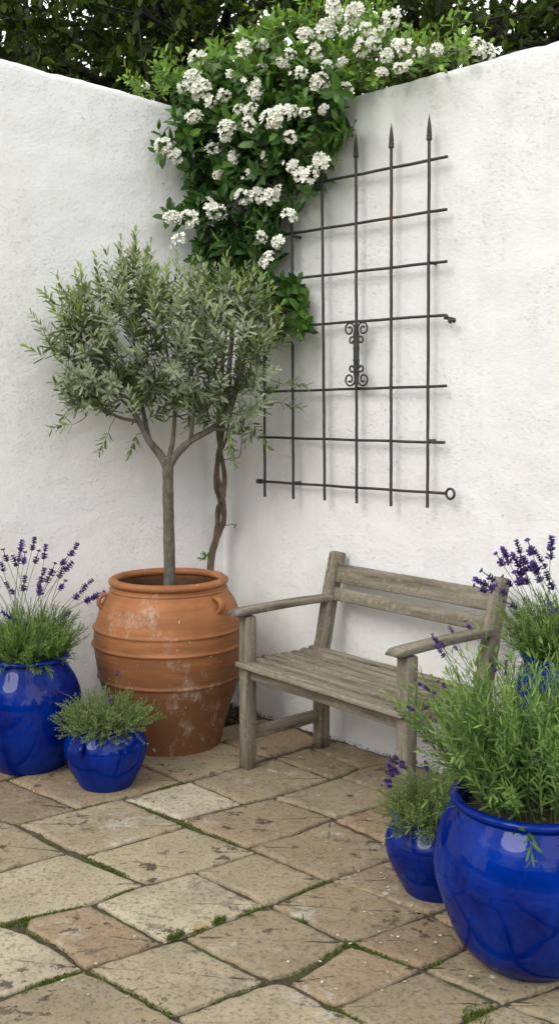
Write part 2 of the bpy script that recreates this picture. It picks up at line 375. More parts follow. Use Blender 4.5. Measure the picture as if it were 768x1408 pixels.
M = dict(
    stucco=m_stucco(), glaze=m_glaze(), terra=m_terracotta(), wood=m_wood(), iron=m_iron(), stone=m_stone(), soil=m_soil(), potsoil=m_soil(False),
    olive=m_leaf('olive_leaf', (.098, .150, .062), (.42, .54, .20), under=(.30, .345, .23), rough=.45, transl=.18, var=.35),
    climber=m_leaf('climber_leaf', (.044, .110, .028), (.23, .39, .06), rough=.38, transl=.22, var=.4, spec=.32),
    rosemary=m_leaf('broad_herb_leaf', (.062, .130, .036), (.21, .33, .085), rough=.5, transl=.25, var=.3),
    lav=m_leaf('lavender_leaf', (.060, .125, .030), (.20, .31, .085), rough=.6, transl=.2, var=.35),
    lavgrey=m_leaf('small_lavender_leaf', (.065, .11, .034), (.24, .32, .12), rough=.6, transl=.2, var=.35),
    tree=m_leaf('tree_leaf', (.036, .060, .015), (.17, .24, .04), rough=.45, transl=.25, var=.45),
    added_hedge=m_leaf('tree_leaf_light', (.030, .060, .012), (.11, .17, .03), rough=.45, transl=.25, var=.4),
    moss=m_leaf('moss', (.05, .075, .014), (.15, .21, .03), rough=.8, transl=.15, var=.4),
    stem=m_plain('green_stem', (.10, .15, .05), .7, .2, (.16, .21, .09)),
    obark=m_bark('olive_bark', (.075, .066, .050), (.17, .155, .125), 42, .6),
    vbark=m_bark('vine_bark', (.085, .055, .040), (.21, .15, .112), 60, .12, .006),
    tbark=m_bark('tree_bark', (.022, .017, .012), (.06, .048, .036), 12, .25, .02),
    petal=m_plain('white_petal', (.87, .86, .72), .6, .2, (.92, .92, .87), 60),
    oldpetal=m_plain('fallen_petal', (.50, .47, .36), .7, .2, (.72, .70, .60), 40),
    cream=m_plain('flower_eye', (.62, .60, .22), .6),
    purple=m_plain('lavender_flower', (.050, .026, .13), .7, .2, (.17, .095, .36), 160),
    dryleaf=m_plain('dry_leaf', (.16, .035, .012), .6),
    bark_chip=m_plain('bark_chip', (.030, .019, .012), .8, .3, (.085, .055, .035), 30),
    dark_clay=m_plain('dark_terracotta', (.085, .040, .022), .85, .2, (.14, .065, .034), 14),  # darker terracotta colour for the inside of the jar
    grass=m_plain('lawn', (.03, .06, .012), .9, .1, (.06, .10, .02), 3),
)

# ------------------------------------------------------------------ ground, paving
mb = MB(); S = 300; mb.add([(-S, -S, -.06), (S, -S, -.06), (S, S, -.06), (-S, S, -.06)], [(0, 1, 2, 3)]); struct(mb.build('ground', M['grass'], smooth=False))
mb = MB(); nx, ny = 200, 190; X0, X1, Y0, Y1 = -3.2, 3.2, .3, 6.0; vs = []
for j in range(ny+1):
    for i in range(nx+1):
        x = X0+(X1-X0)*i/nx; y = Y0+(Y1-Y0)*j/ny
        z = -.010+.006*noise.noise(Vector((x*16, y*16, 0)))+.003*noise.noise(Vector((x*50, y*50, 3)))
        vs.append((x, y, z))
fs = [(j*(nx+1)+i, j*(nx+1)+i+1, (j+1)*(nx+1)+i+1, (j+1)*(nx+1)+i) for j in range(ny) for i in range(nx)]
mb.add(vs, fs); struct(mb.build('soil', M['soil']))

SL = [  # slab outlines surveyed from the photo, with a colour class 0 (dark brown) .. 1 (pale)
 ([(25,1133),(107,1112),(169,1098),(257,1136),(115,1176)], .62),
 ([(-90,1096),(10,1072),(107,1112),(25,1133),(0,1128)], .1),
 ([(10,1072),(107,1112),(169,1098),(253,1075),(192,1051),(145,1036)], .3),
 ([(169,1098),(253,1075),(263,1073),(334,1104),(248,1126)], .95),
 ([(192,1051),(253,1075),(329,1055),(370,1041),(304,1019),(240,1008),(145,1036)], .6),
 ([(263,1073),(376,1042),(440,1065),(455,1071),(376,1095),(334,1104)], .5),
 ([(248,1126),(292,1116),(376,1096),(460,1124),(403,1147),(338,1165),(291,1147)], .38),
 ([(376,1096),(434,1078),(466,1068),(532,1089),(552,1098),(460,1124)], .5),
 ([(376,1042),(426,1028),(494,1056),(458,1070)], .15),
 ([(426,1028),(466,1018),(552,1046),(494,1056)], .1),
 ([(466,1068),(494,1056),(552,1045),(640,1078),(552,1098)], .15),
 ([(304,1019),(370,1041),(450,1019),(400,999)], .25),
 ([(268,1011),(304,1019),(400,997),(362,987),(300,1000)], .45),
 ([(115,1177),(257,1136),(354,1172),(269,1199),(200,1216)], .68),
 ([(269,1199),(354,1172),(452,1211),(366,1245)], .52),
 ([(340,1165),(403,1147),(454,1127),(534,1161),(562,1172),(539,1181),(452,1211)], .45),
 ([(456,1126),(552,1098),(650,1136),(562,1172)], .3),
 ([(200,1216),(269,1199),(366,1245),(332,1260),(225,1296),(127,1243)], .9),
 ([(127,1243),(225,1296),(118,1332),(70,1297),(30,1277),(36,1263)], .3),
 ([(0,1197),(93,1172),(200,1216),(127,1242),(36,1263),(3,1271),(-100,1225)], .8),
 ([(-100,1108),(0,1128),(25,1133),(93,1172),(0,1197),(-100,1224)], .5),
 ([(250,1290),(369,1245),(480,1297),(423,1331),(370,1349)], .45),
 ([(225,1296),(250,1290),(368,1350),(240,1397),(118,1332)], .66),
 ([(3,1271),(30,1279),(61,1293),(118,1332),(68,1347),(0,1371),(-100,1400),(-100,1250)], .88),
 ([(118,1332),(169,1359),(240,1397),(275,1416),(120,1490),(-120,1420),(0,1371)], .55),
 ([(240,1397),(368,1350),(393,1350),(454,1384),(530,1416),(400,1500),(290,1440)], .7),
 ([(369,1245),(452,1211),(480,1212),(583,1254),(590,1257),(521,1285),(481,1296)], .42),
 ([(452,1211),(539,1181),(562,1172),(680,1226),(590,1257)], .4),
 ([(481,1296),(590,1257),(660,1292),(581,1332),(510,1309)], .2),
 ([(590,1257),(680,1228),(790,1262),(660,1292)], .3),
 ([(394,1350),(481,1298),(581,1332),(483,1379),(454,1384)], .35),
 ([(454,1384),(581,1332),(690,1380),(560,1440)], .42),
 ([(581,1332),(660,1292),(800,1345),(690,1380)], .5),
 ([(560,1440),(690,1380),(830,1430),(680,1520)], .6),
 ([(690,1380),(800,1345),(960,1390),(830,1430)], .55),
 ([(560,1172),(652,1136),(780,1180),(680,1226)], .3),
 ([(552,1098),(640,1078),(760,1110),(652,1136)], .2),
 ([(290,1442),(400,1500),(250,1600),(130,1500)], .5),
 ([(530,1418),(680,1520),(540,1600),(405,1502)], .45),
]
def inpoly(p, poly):
    x, y = p[0], p[1]; c = False; n = len(poly)
    for i in range(n):
        a = poly[i]; b = poly[i-1]
        if (a[1] > y) != (b[1] > y) and x < (b[0]-a[0])*(y-a[1])/(b[1]-a[1])+a[0]: c = not c
    return c
def slab(mb, poly, tint, jw=.0085):
    n = len(poly); area = sum(poly[i-1][0]*poly[i][1]-poly[i][0]*poly[i-1][1] for i in range(n))
    if area < 0: poly = poly[::-1]
    P = []
    for p in poly:
        p = Vector((p[0], p[1]))
        if not P or (p-P[-1]).length > .04: P.append(p)
    if (P[0]-P[-1]).length < .04: P.pop()
    n = len(P); pts = []
    for i in range(n):
        a, b = P[i], P[(i+1) % n]; e = b-a; m = max(2, int(e.length/.018)); nn = Vector((-e.y, e.x)).normalized()
        pn = (P[i]-P[i-1]); pn = Vector((-pn.y, pn.x)).normalized()
        for k in range(m):
            q = a.lerp(b, k/m); nr = nn if k else (nn+pn).normalized()
            d = jw + .005*noise.noise(Vector((q.x*9, q.y*9, i*5+tint*90)))+.0055*noise.noise(Vector((q.x*38, q.y*38, i*5.7)))
            if k == 0: d += .004
            if k in (1, m-1): d += .002
            pts.append(q+nr*d)
    c = Vector((sum(p.x for p in pts)/len(pts), sum(p.y for p in pts)/len(pts)))
    tx, ty = random.gauss(0, .003), random.gauss(0, .003); h0 = random.uniform(-.001, .003); m = len(pts)
    def zz(p): return h0+tx*(p.x-c.x)+ty*(p.y-c.y)
    vs = []; rings = [(0, -.045), (.0, -.006), (.003, -.0015), (.010, .0012)]
    for (ins, z) in rings:
        for i, p in enumerate(pts):
            tn = pts[(i+2) % m]-pts[i-2]; nr = Vector((-tn.y, tn.x)).normalized(); q = p+nr*ins
            vs.append((q.x, q.y, z+zz(q)+(.001*noise.noise(Vector((q.x*25, q.y*25, 1))) if .001 < ins < .009 else 0)))
    fs = []
    for r in range(len(rings)-1):
        for i in range(m): fs.append((r*m+i, r*m+(i+1) % m, (r+1)*m+(i+1) % m, (r+1)*m+i))
    last = vs[-m:]; nr0 = len(rings)-1; ctr = Vector((c.x, c.y, zz(c)+.0012))
    for q_ in (.10, .24, .42, .62, .82):
        for v_ in last:
            p = Vector(v_).lerp(ctr, q_); p.z += .0016*noise.noise(Vector((p.x*7, p.y*7, tint*50)))+.0008*noise.noise(Vector((p.x*24, p.y*24, tint*50))); vs.append((p.x, p.y, p.z))
    vs.append(tuple(ctr)); k0 = len(vs)-1
    for r in range(nr0, nr0+5):
        for i in range(m): fs.append((r*m+i, r*m+(i+1) % m, (r+1)*m+(i+1) % m, (r+1)*m+i))
    for i in range(m): fs.append(((nr0+5)*m+i, (nr0+5)*m+(i+1) % m, k0))
    mb.add(vs, fs, tint)
mb = MB(); traced = []
for pix, tint in SL:
    poly = [(g.x, g.y) for g in (G(a, b) for a, b in pix)]; traced.append(poly); slab(mb, poly, min(1, max(0, tint+random.gauss(0, .03))))
# beyond the picture: the same paving goes on
e1 = RD; e2 = Vector((-RD.y, RD.x, 0)); og = G(452, 1211)
for i in range(-9, 12):
    sh = random.uniform(0, .3)
    for j in range(-12, 6):
        a = og+e2*(j*.42)+e1*(i*.50+sh*0); q = [a, a+e1*.50, a+e1*.50+e2*.42, a+e2*.42]
        cc = a+e1*.25+e2*.21
        if cc.y < .2 or (cc-C0).dot(RN) < .02 or (cc-C0).dot(LN) < .02: continue
        hit = 0
        for s in range(5):
            for u in range(5):
                t_ = a+e1*.5*(s+.5)/5+e2*.42*(u+.5)/5
                if any(inpoly((t_.x, t_.y), p) for p in traced): hit += 1
        dep = cc.y*cp+H*sp; fx = CX+F*cc.x/dep; fy = CY-F*(cc.y*sp-H*cp)/dep
        off = fy > 1560 or fx < -230 or fx > 1000          # well outside the picture a slab may tuck under its neighbour
        if hit > (9 if off else 0): continue
        zlow = -.004 if hit else 0
        if any((c_-C0).dot(RN) < -.02 or (c_-C0).dot(LN) < -.02 for c_ in q): continue
        k0 = len(mb.v); slab(mb, [(c_.x, c_.y) for c_ in q], random.random())
        if zlow: mb.v[k0:] = [(a_, b_, z_-.007) for a_, b_, z_ in mb.v[k0:]]
pav = struct(mb.build('paving', M['stone']))

# ------------------------------------------------------------------ walls
def wall(dirv, nrm, tops, length, label, s0):
    """tops: list of (s, height) along the wall"""
    th = .26; ss = [s0+(length-s0)*i/300 for i in range(301)]; mbw = MB(); vs = []
    def top(s):
        if s <= tops[0][0]: return tops[0][1]
        for (a, ha), (b, hb) in zip(tops, tops[1:]):
            if s <= b: return ha+(hb-ha)*(s-a)/(b-a)
        return tops[-1][1]
    prof = [(0, k/200) for k in range(0, 196)]
    for s in ss:
        h = top(s)+.003*noise.noise(Vector((s*6, 3, 3)))+.003*noise.noise(Vector((s*22, 7, 3)))
        row = []
        r = .03+.008*noise.noise(Vector((s*9, 1, 8)))
        for (o, k) in prof: row.append((0.0, -.05+(h+.05-r)*k/.975))
        for k in range(1, 7): a = R(15*k); row.append((-(r-r*math.cos(a)), h-r+r*math.sin(a)))
        for k in range(0, 7): a = R(90-15*k); row.append((-(th-r)-r*math.cos(a), h-r+r*math.sin(a)))
        row.append((-th, -.05))
        for (o, z) in row:
            p = C0+dirv*s; q = Vector((p.x, p.y, 0))
            d = .006*noise.noise(Vector((s*1.7, z*1.7, 11)))+.0035*noise.noise(Vector((s*7, z*9, 5)))+.0013*noise.noise(Vector((s*26, z*34, 9)))
            # the foot of the wall swells a little where render meets paving
            if z < .06: d += .006*(1-z/.06)*(.5+.7*noise.noise(Vector((s*20, 0, 2))))
            q = q+nrm*(o+d); vs.append((q.x, q.y, z+d*.5))
    m = len(row); fs = []
    for i in range(len(ss)-1):
        for k in range(m-1): fs.append((i*m+k, (i+1)*m+k, (i+1)*m+k+1, i*m+k+1))
    fs.append(tuple(range(m))); fs.append(tuple((len(ss)-1)*m+k for k in range(m-1, -1, -1)))
    if (dirv.cross(nrm)).z > 0: fs = [f[::-1] for f in fs]
    mbw.add(vs, fs); return tag(mbw.build('garden_wall', M['stucco']), label, 'wall', 'white rendered garden walls')
def topsof(fn, dirv, pts): return sorted([((fn(a, b)-C0).dot(dirv), fn(a, b).z) for a, b in pts])
rt = topsof(W, RD, [(308, 180), (485, 131), (560, 109), (640, 87), (700, 70), (768, 52)]); rt.append((4.2, rt[-1][1]+.02))
lt = topsof(L, LD, [(308, 166), (230, 141), (165, 122), (110, 107), (65, 97), (30, 86), (0, 78)]); lt.append((4.0, lt[-1][1]+.25))
wall(RD, RN, rt, 4.2, 'white rendered garden wall behind the bench, carrying the iron trellis', -.14)
wall(LD, LN, lt, 4.0, 'white rendered garden wall behind the olive tree and the left pots', -.14)

# ------------------------------------------------------------------ iron trellis on the right wall
tl = thing('iron_trellis', 'rusty wrought iron trellis with spear tips fixed to the white wall above the bench', 'trellis', W(490, 692, .05))
OFF = .055
def spear(mb, base, up, s=1.0):
    x, y = frame(up); prof = [(.007, -.004), (.0115, .0), (.0115, .006), (.0085, .009), (.012, .013), (.0095, .018), (.0155, .030), (.0135, .045), (.0075, .070), (.0006, .096)]
    vs = []; fs = []; n = 10
    for (r, z) in prof:
        for k in range(n):
            a = 2*math.pi*k/n; vs.append(base+up*z*s+x*math.cos(a)*r*s*(1 if z < .02 else 1)+y*math.sin(a)*r*s*(1 if z < .02 else .6))
    for i in range(len(prof)-1):
        for k in range(n): fs.append((i*n+k, i*n+(k+1) % n, (i+1)*n+(k+1) % n, (i+1)*n+k))
    mb.add(vs, fs)
uprights = [((362,268),(364,683),0),((401,222),(403,686),0),((442,206),(446,688),2),((489,216),(490,692),1),((537.5,203),(537,696),1),((589.5,192),(587,698),1)]
for (a, b_, tip) in uprights:
    A, B = W(*a, OFF), W(*b_, OFF); mb = MB(); pts = [B.lerp(A, k/24)+RN*.0008*math.sin(k*1.7) for k in range(25)]
    tube(mb, pts, [.0063]*25, 10, True, wob=.12)
    ub = mb.build('upright_bar', M['iron'], tl)
    if tip == 1: m2 = MB(); spear(m2, A, (A-B).normalized()); m2.build('spear_tip', M['iron'], ub).parent = ub
    if tip == 2: m2 = MB(); tube(m2, [A, A+Vector((0, 0, .018)), A+Vector((0, 0, .04))], [.0072, .006, .001], 8); m2.build('spear_tip', M['iron'], ub)
rows = [((398,259),(614.5,215.5)),((386,323.5),(613.5,287.8)),((372,387),(613.7,359.3)),((356,452),(613,433)),((356,539),(613,530.7)),((355,601),(610.5,608.7)),((355,661.6),(612,678.5))]
for i, (a, b_) in enumerate(rows):
    A, B = W(*a, OFF-.011), W(*b_, OFF-.011); mb = MB(); tube(mb, [A.lerp(B, k/24)+Vector((0, 0, .0006*math.sin(k*.9+i))) for k in range(25)], [.0058]*25, 10, True, wob=.14)
    if i == 6: tube(mb, [A-(B-A).normalized()*.004, A+(B-A).normalized()*.022], .0115, 10)
    rb = mb.build('cross_bar', M['iron'], tl)
    if i == 6:
        m2 = MB(); c = B+RD*.022; ring = [c+RD*.0195*math.cos(t)+Vector((0, 0, 1))*.0195*math.sin(t) for t in [k*2*math.pi/28 for k in range(29)]]; tube(m2, ring, .0052, 8, False); m2.build('end_ring', M['iron'], rb)
    if i == 3:
        m2 = MB(); tube(m2, [B-RN*.04+Vector((0, 0, -.012)), B+RN*.01+Vector((0, 0, -.012))], .006, 8)
        for q in ((0, -.006), (.018, -.024), (.036, -.022)): c = B+RD*q[0]+Vector((0, 0, q[1])); tube(m2, [c-RD*.008, c, c+RD*.008], [.004, .011, .004], 8)
        m2.build('fixing_bolt', M['iron'], rb)
for (a, b_) in (((403,325),1),((589,361),1),((403,664),1),((588,606),1),((490,534),1)):
    p = W(*a, OFF-.011); mb = MB(); tube(mb, [p, p-RN*(OFF+.0)], .006, 8); mb.build('wall_stud', M['iron'], tl)
# scroll ornament
A, B = W(489.3, 442, OFF+.006), W(489.6, 532, OFF+.006); up = (A-B).normalized(); mid = (A+B)/2; hh = (A-B).length/2
mb = MB(); tube(mb, [B, mid, A], [.007, .007, .007], 10)
tube(mb, [mid-up*.020, mid+up*.020], .0125, 12); tube(mb, [mid-up*.028, mid-up*.021], .0145, 12); tube(mb, [mid+up*.021, mid+up*.028], .0145, 12)
def spiral(side, vert, out, size, turns=1.35):
    # stem leaves the middle, swings out, then curls in on itself
    c = mid+up*vert*out+RD*side*(size*1.25); pts = [mid+up*vert*.03+RD*side*.008, mid+up*vert*(out*.45)+RD*side*.010, mid+up*vert*(out*.78)+RD*side*.012]
    n = 26
    for k in range(n+1):
        t = k/n; a = math.pi-2*math.pi*turns*t; r = size*(1-.72*t)
        pts.append(c+RD*side*(r*math.cos(a))+up*vert*(r*math.sin(a)))
    return pts
for side in (-1, 1):
    for vert in (-1, 1):
        p = spiral(side, vert, hh-.031, .030); tube(mb, p, [.004]*(len(p)-1)+[.006], 8)
        p = spiral(side, vert, hh*.42, .019, 1.0); tube(mb, p, [.004]*(len(p)-1)+[.0062], 8)
mb.build('scroll_ornament', M['iron'], tl)

# ------------------------------------------------------------------ bench
bp = G(341, 1056); ang = R(-50)
bench = thing('garden_bench', 'weathered grey wooden two seat garden bench with armrests against the white wall', 'bench', (bp.x, bp.y, 0), rz=ang)
LB, DB = .865, .40
def bpart(name, items, parent=None, warp=.0015):
    mb = MB()
    for (c, size, ax, rot) in items: roundbox(mb, size, T(c[0], c[1], c[2], *rot), .005, 2, ax, None, 12, warp)
    o = mb.build(name, M['wood'], bench, True, True)
    return o
for x in (0, LB):
    bpart('front_leg', [((x, 0, .314), (.052, .052, .628), 2, (0, 0, 0))])
    # back post: upright below the seat, raked above it, as one bent board with rounded top
    mb = MB(); prof = [(-.0, 0), (.0, .40), (.012, .48), (.045, .65), (.086, .815), (.092, .842)]; g0 = random.random()*40; vs = []; fs = []; g = []
    path = curve([(0, DB+a, b_) for a, b_ in prof], 6); NS = 12
    for i, p in enumerate(path):
        t_ = (path[min(i+1, len(path)-1)]-path[max(0, i-1)]).normalized(); yv = Vector((0, t_.z, -t_.y)); hw, hd = .024, .030
        if i > len(path)-7:
            q = (i-(len(path)-7))/6; hd *= math.sqrt(max(.03, 1-q*q*.93))
        for k in range(NS):
            a = 2*math.pi*(k+.5)/NS; ca, sa = math.cos(a), math.sin(a); sx = math.copysign(abs(ca)**.22, ca)*hw; sy = math.copysign(abs(sa)**.22, sa)*hd
            v_ = p+Vector((1, 0, 0))*sx+yv*sy+Vector((x, 0, 0)); vs.append(v_); g.append((p.z+g0, sx+g0*.3, sy))
    for i in range(len(path)-1):
        for k in range(NS): fs.append((i*NS+k, i*NS+(k+1) % NS, (i+1)*NS+(k+1) % NS, (i+1)*NS+k))
    fs.append(tuple(range(NS-1, -1, -1))); fs.append(tuple((len(path)-1)*NS+k for k in range(NS)))
    mb.add(vs, fs, 0, g); mb.build('back_post', M['wood'], bench, True, True)
    # arm with rounded front end
    mb = MB(); vs = []; g = []; fs = []; g0 = random.random()*40; n = 22; NS = 16; y0, y1 = -.085, DB+.035
    for i in range(n+1):
        t_ = i/n; y = y0+(y1-y0)*t_; e = max(0, 1-(y-y0)/.035); sc = math.sqrt(max(.02, 1-e*e*.97)); zc = .646+.006*math.sin(t_*2.6)-(.004*e)
        wdt = .031*(1-.12*t_)
        for k in range(NS):
            a = 2*math.pi*(k+.5)/NS; ca, sa = math.cos(a), math.sin(a); sx = math.copysign(abs(ca)**.3, ca)*wdt*(1-.25*e*e); sz = math.copysign(abs(sa)**.35, sa)*.0145*sc
            vs.append((x+sx, y, zc+sz)); g.append((y+g0, sx+g0*.3, sz))
    for i in range(n):
        for k in range(NS): fs.append((i*NS+k, i*NS+(k+1) % NS, (i+1)*NS+(k+1) % NS, (i+1)*NS+k))
    fs.append(tuple(range(NS))); fs.append(tuple(n*NS+k for k in range(NS-1, -1, -1))); fs = [f[::-1] for f in fs]
    mb.add(vs, fs, 0, g); mb.build('armrest', M['wood'], bench, True, True)
    bpart('stretcher', [((x, DB/2, .145), (.026, DB-.05, .052), 1, (0, 0, 0))])
items = []
ys = [-.018, .040, .092, .144, .196, .248, .300, .350]; zs = [.438, .444, .444, .441, .438, .437, .439, .444]
for i, (y, z) in enumerate(zip(ys, zs)):
    wd = .058 if i == 0 else .034; items.append(((LB/2, y, z), (LB+(.03 if i else .05)-(.0 if i else .0), wd, .019), 0, (R(-6 if i == 0 else (-2 if i < 4 else 3)), 0, 0)))
items2 = []
for i, it in enumerate(items):
    if i == 0: it = ((LB/2, -.008, .436), (LB-.058, .052, .020), 0, it[3]); items2.append(((LB/2, -.040, .432), (LB+.045, .022, .022), 0, (R(-10), 0, 0)))
    items2.append(it)
mbs = MB()
for (c, size, ax, rot) in items2: roundbox(mbs, size, T(*c, *rot), .006, 3, ax, None, 16, .0022)
mbs.build('seat', M['wood'], bench, True, True)
bpart('seat_frame', [((LB/2, .004, 0.398), (LB-.05, .026, .058), 0, (0, 0, 0)), ((LB/2, DB-.01, 0.398), (LB-.05, .024, .055), 0, (0, 0, 0)),
                     ((.0, DB/2, 0.400), (.028, DB-.05, .052), 1, (0, 0, 0)), ((LB, DB/2, 0.400), (.028, DB-.05, .052), 1, (0, 0, 0)), ((LB/2, DB/2, 0.405), (.03, DB-.04, .04), 1, (0, 0, 0))])
bpart('back_rail', [((LB/2, DB+.070, .755), (LB-.045, .020, .080), 0, (R(-13), 0, 0))])
bpart('back_rail', [((LB/2, DB+.050, .668), (LB-.045, .018, .056), 0, (R(-13), 0, 0))])

# ------------------------------------------------------------------ pots
def survey_pot(cx, ybot, rbase):
    f = G(cx, ybot); y = f.y
    for _ in range(4): r = rad(rbase, y, 0); y = f.y+r
    d = ray(cx, 704); return Vector((d.x/d.y*y, y, 0))
def handle(mb, c, ang_, r, z, w_, h_, th, tilt=0):
    """an ear handle standing off the shoulder: a vertical loop"""
    o = Vector((math.cos(ang_), math.sin(ang_), 0)); s = Vector((-o.y, o.x, 0)); pts = []
    for k in range(15):
        t_ = -.5+k/14; a = t_*math.pi; pts.append(c+o*(r-.012+w_*math.cos(a))+Vector((0, 0, z+h_*math.sin(a))))
    vs = []; fs = []; n = 8
    for i, p in enumerate(pts):
        d = (pts[min(i+1, 14)]-pts[max(i-1, 0)]).normalized(); y = s.cross(d).normalized()
        for k in range(n): a = 2*math.pi*k/n; vs.append(p+s*math.cos(a)*th*1.35+y*math.sin(a)*th*.75)
    for i in range(14):
        for k in range(n): fs.append((i*n+k, i*n+(k+1) % n, (i+1)*n+(k+1) % n, (i+1)*n+k))
    mb.add(vs, fs)
def make_pot(name, label, cx, ybot, sil, rbase_px, rim_px, ymat, group, lipr=.011, handles=(), bands=(), soil_drop=.03, loc=None, nseg=120, ztop_extra=0, matname='glaze'):
    c = survey_pot(cx, ybot, rbase_px) if loc is None else loc
    root = thing(name, label, 'plant pot', c, group)
    pr = []
    for (rp, y) in sil: z = zat(c.y, y); pr.append((rad(rp, c.y, z), z))
    pr = sorted(pr, key=lambda q: q[1]); pr = [q for q in pr if q[1] > .04]; ztop = pr[-1][1]; rn = pr[-1][0]
    full = [(rad(rbase_px, c.y, 0), 0.0)]+pr
    sm = smoothprof(full, 8); rr = rad(rim_px, c.y, ztop)
    body = MB(); prof = [(.001, .004), (full[0][0]*.97, .0)]+sm
    if bands:
        zb = [zat(c.y, y) for y in bands]; dense = []
        for (a, b_) in zip(sm, sm[1:]):
            k = max(1, int((b_[1]-a[1])/.003)); dense += [(a[0]+(b_[0]-a[0])*i/k, a[1]+(b_[1]-a[1])*i/k) for i in range(k)]
        dense.append(sm[-1]); prof = [(.001, .004), (full[0][0]*.97, 0)]+[(r+.0062*sum(math.exp(-((z-q)/.0065)**2) for q in zb), z) for r, z in dense]
    # neck then down the inside
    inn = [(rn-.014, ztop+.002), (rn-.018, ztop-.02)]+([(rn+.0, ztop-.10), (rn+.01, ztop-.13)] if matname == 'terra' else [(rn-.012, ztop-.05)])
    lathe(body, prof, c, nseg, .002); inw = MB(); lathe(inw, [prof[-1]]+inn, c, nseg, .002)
    if bands:  # thumbed texture along each band
        for q in zb[:2]:
            rb = min(prof, key=lambda p: abs(p[1]-q))[0]
            vs = []; fs = []
            for k in range(150):
                a = 2*math.pi*k/150+random.gauss(0, .004); p = Vector((c.x+math.cos(a)*rb, c.y+math.sin(a)*rb, q)); o = Vector((math.cos(a), math.sin(a), 0)); s_ = Vector((-o.y, o.x, 0)); b0 = len(vs); sz = random.uniform(.0035, .0055)
                for (u_, v_, w_) in ((1, 0, 0), (0, 1, 0), (-1, 0, 0), (0, -1, 0)): vs.append(p+s_*u_*sz+Vector((0, 0, v_*sz))+o*-.002)
                vs.append(p+o*.0035); fs += [(b0+0, b0+1, b0+4), (b0+1, b0+2, b0+4), (b0+2, b0+3, b0+4), (b0+3, b0+0, b0+4)]
            body.add(vs, fs)
    bo = body.build('body', M[matname], root); inw.build('inner_wall', M['dark_clay'] if matname == 'terra' else M[matname], root)
    rim = MB(); n = 12; rp = []
    for k in range(n): a = 2*math.pi*k/n; rp.append((rr-lipr+lipr*math.cos(a)*1.0, ztop+lipr*.55+lipr*.8*math.sin(a)))
    lathe(rim, rp, c, nseg, .0015, closed=True)
    if matname == 'terra':
        rp = [(rn+.006+.006*math.cos(2*math.pi*k/8), ztop-.022+.006*math.sin(2*math.pi*k/8)) for k in range(8)]; lathe(rim, rp, c, nseg, .001, closed=True)
    ri = rim.build('rim', M[matname], root)
    for (deg, zy, w_, h_, th) in handles:
        z = zat(c.y, zy); rb = min(prof, key=lambda p: abs(p[1]-z))[0]; hm = MB(); handle(hm, c, R(deg), rb, z, w_, h_, th); hm.build('handle', M[matname], root)
    sm_ = MB(); vs = []; fs = []; zs_ = ztop-soil_drop; rs = rn-.012+(.02 if soil_drop > .1 else 0); nr, na = 10, 48
    for i in range(nr+1):
        for k in range(na):
            a = 2*math.pi*k/na; r = rs*i/nr; x, y = c.x+r*math.cos(a), c.y+r*math.sin(a)
            vs.append((x, y, zs_+.01*noise.noise(Vector((x*30, y*30, 2)))*(1)))
    for i in range(nr):
        for k in range(na): fs.append((i*na+k, i*na+(k+1) % na, (i+1)*na+(k+1) % na, (i+1)*na+k))
    sm_.add(vs, fs); sm_.build('soil', M['potsoil'], root)
    return root, c, ztop, rn
GP = 'glazed blue pots'
terra, tc_, tz, tr_ = make_pot('terracotta_jar', 'huge ribbed terracotta jar with two small ear handles holding the olive tree', 231, 1042,
    [(77, 801), (78, 806), (84, 815), (91, 826), (99, 850), (103, 877), (97, 922), (88, 952), (75, 993), (70, 1018)], 69, 82, 0, None, lipr=.021,
    handles=((198, 822, .034, .032, .0135), (-38, 822, .036, .032, .0135)), bands=(858, 880, 924), soil_drop=.07, matname='terra')
tall, c1, z1, r1 = make_pot('blue_pot', 'tall deep blue glazed pot at the left edge, holding lavender in full flower', 33, 1067,
    [(50, 905), (54, 915), (66, 936), (72, 962), (70, 995), (60, 1030)], 46, 57, 0, GP, lipr=.014)
small, c2, z2, r2 = make_pot('blue_pot', 'small round mid blue glazed pot with an ear handle, in front of the terracotta jar', 140, 1091,
    [(43, 997), (46, 1002), (54, 1014), (56.5, 1028), (51, 1049)], 35, 48, 0, GP, handles=((-115, 1017, .026, .024, .0085),), lipr=.009)
mid_, c3, z3, r3 = make_pot('blue_pot', 'squat dark blue glazed pot half hidden behind the biggest blue pot', 607, 1243,
    [(56, 1125), (60, 1130), (69, 1146), (70, 1162), (63, 1185)], 42, 61, 0, GP, lipr=.011)
big, c4, z4, r4 = make_pot('blue_pot', 'biggest blue glazed pot, broad and bulbous, in the right foreground', 741, 1352,
    [(101, 1101), (108, 1108), (122, 1132), (132, 1172), (130, 1205), (116, 1245), (96, 1288), (76, 1318)], 66, 112, 0, GP, lipr=.014)
y5 = 3.35; x5 = ray(771, 930).x/ray(771, 930).y*y5
back, c5, z5, r5 = make_pot('blue_pot', 'tall blue glazed pot beside the far end of the bench, partly hidden behind green foliage', 771, 1190,
    [(50, 905), (53, 912), (60, 932), (66, 965), (66, 1020), (58, 1080), (48, 1140)], 44, 57, 0, GP, lipr=.013, loc=Vector((x5, y5, 0)))

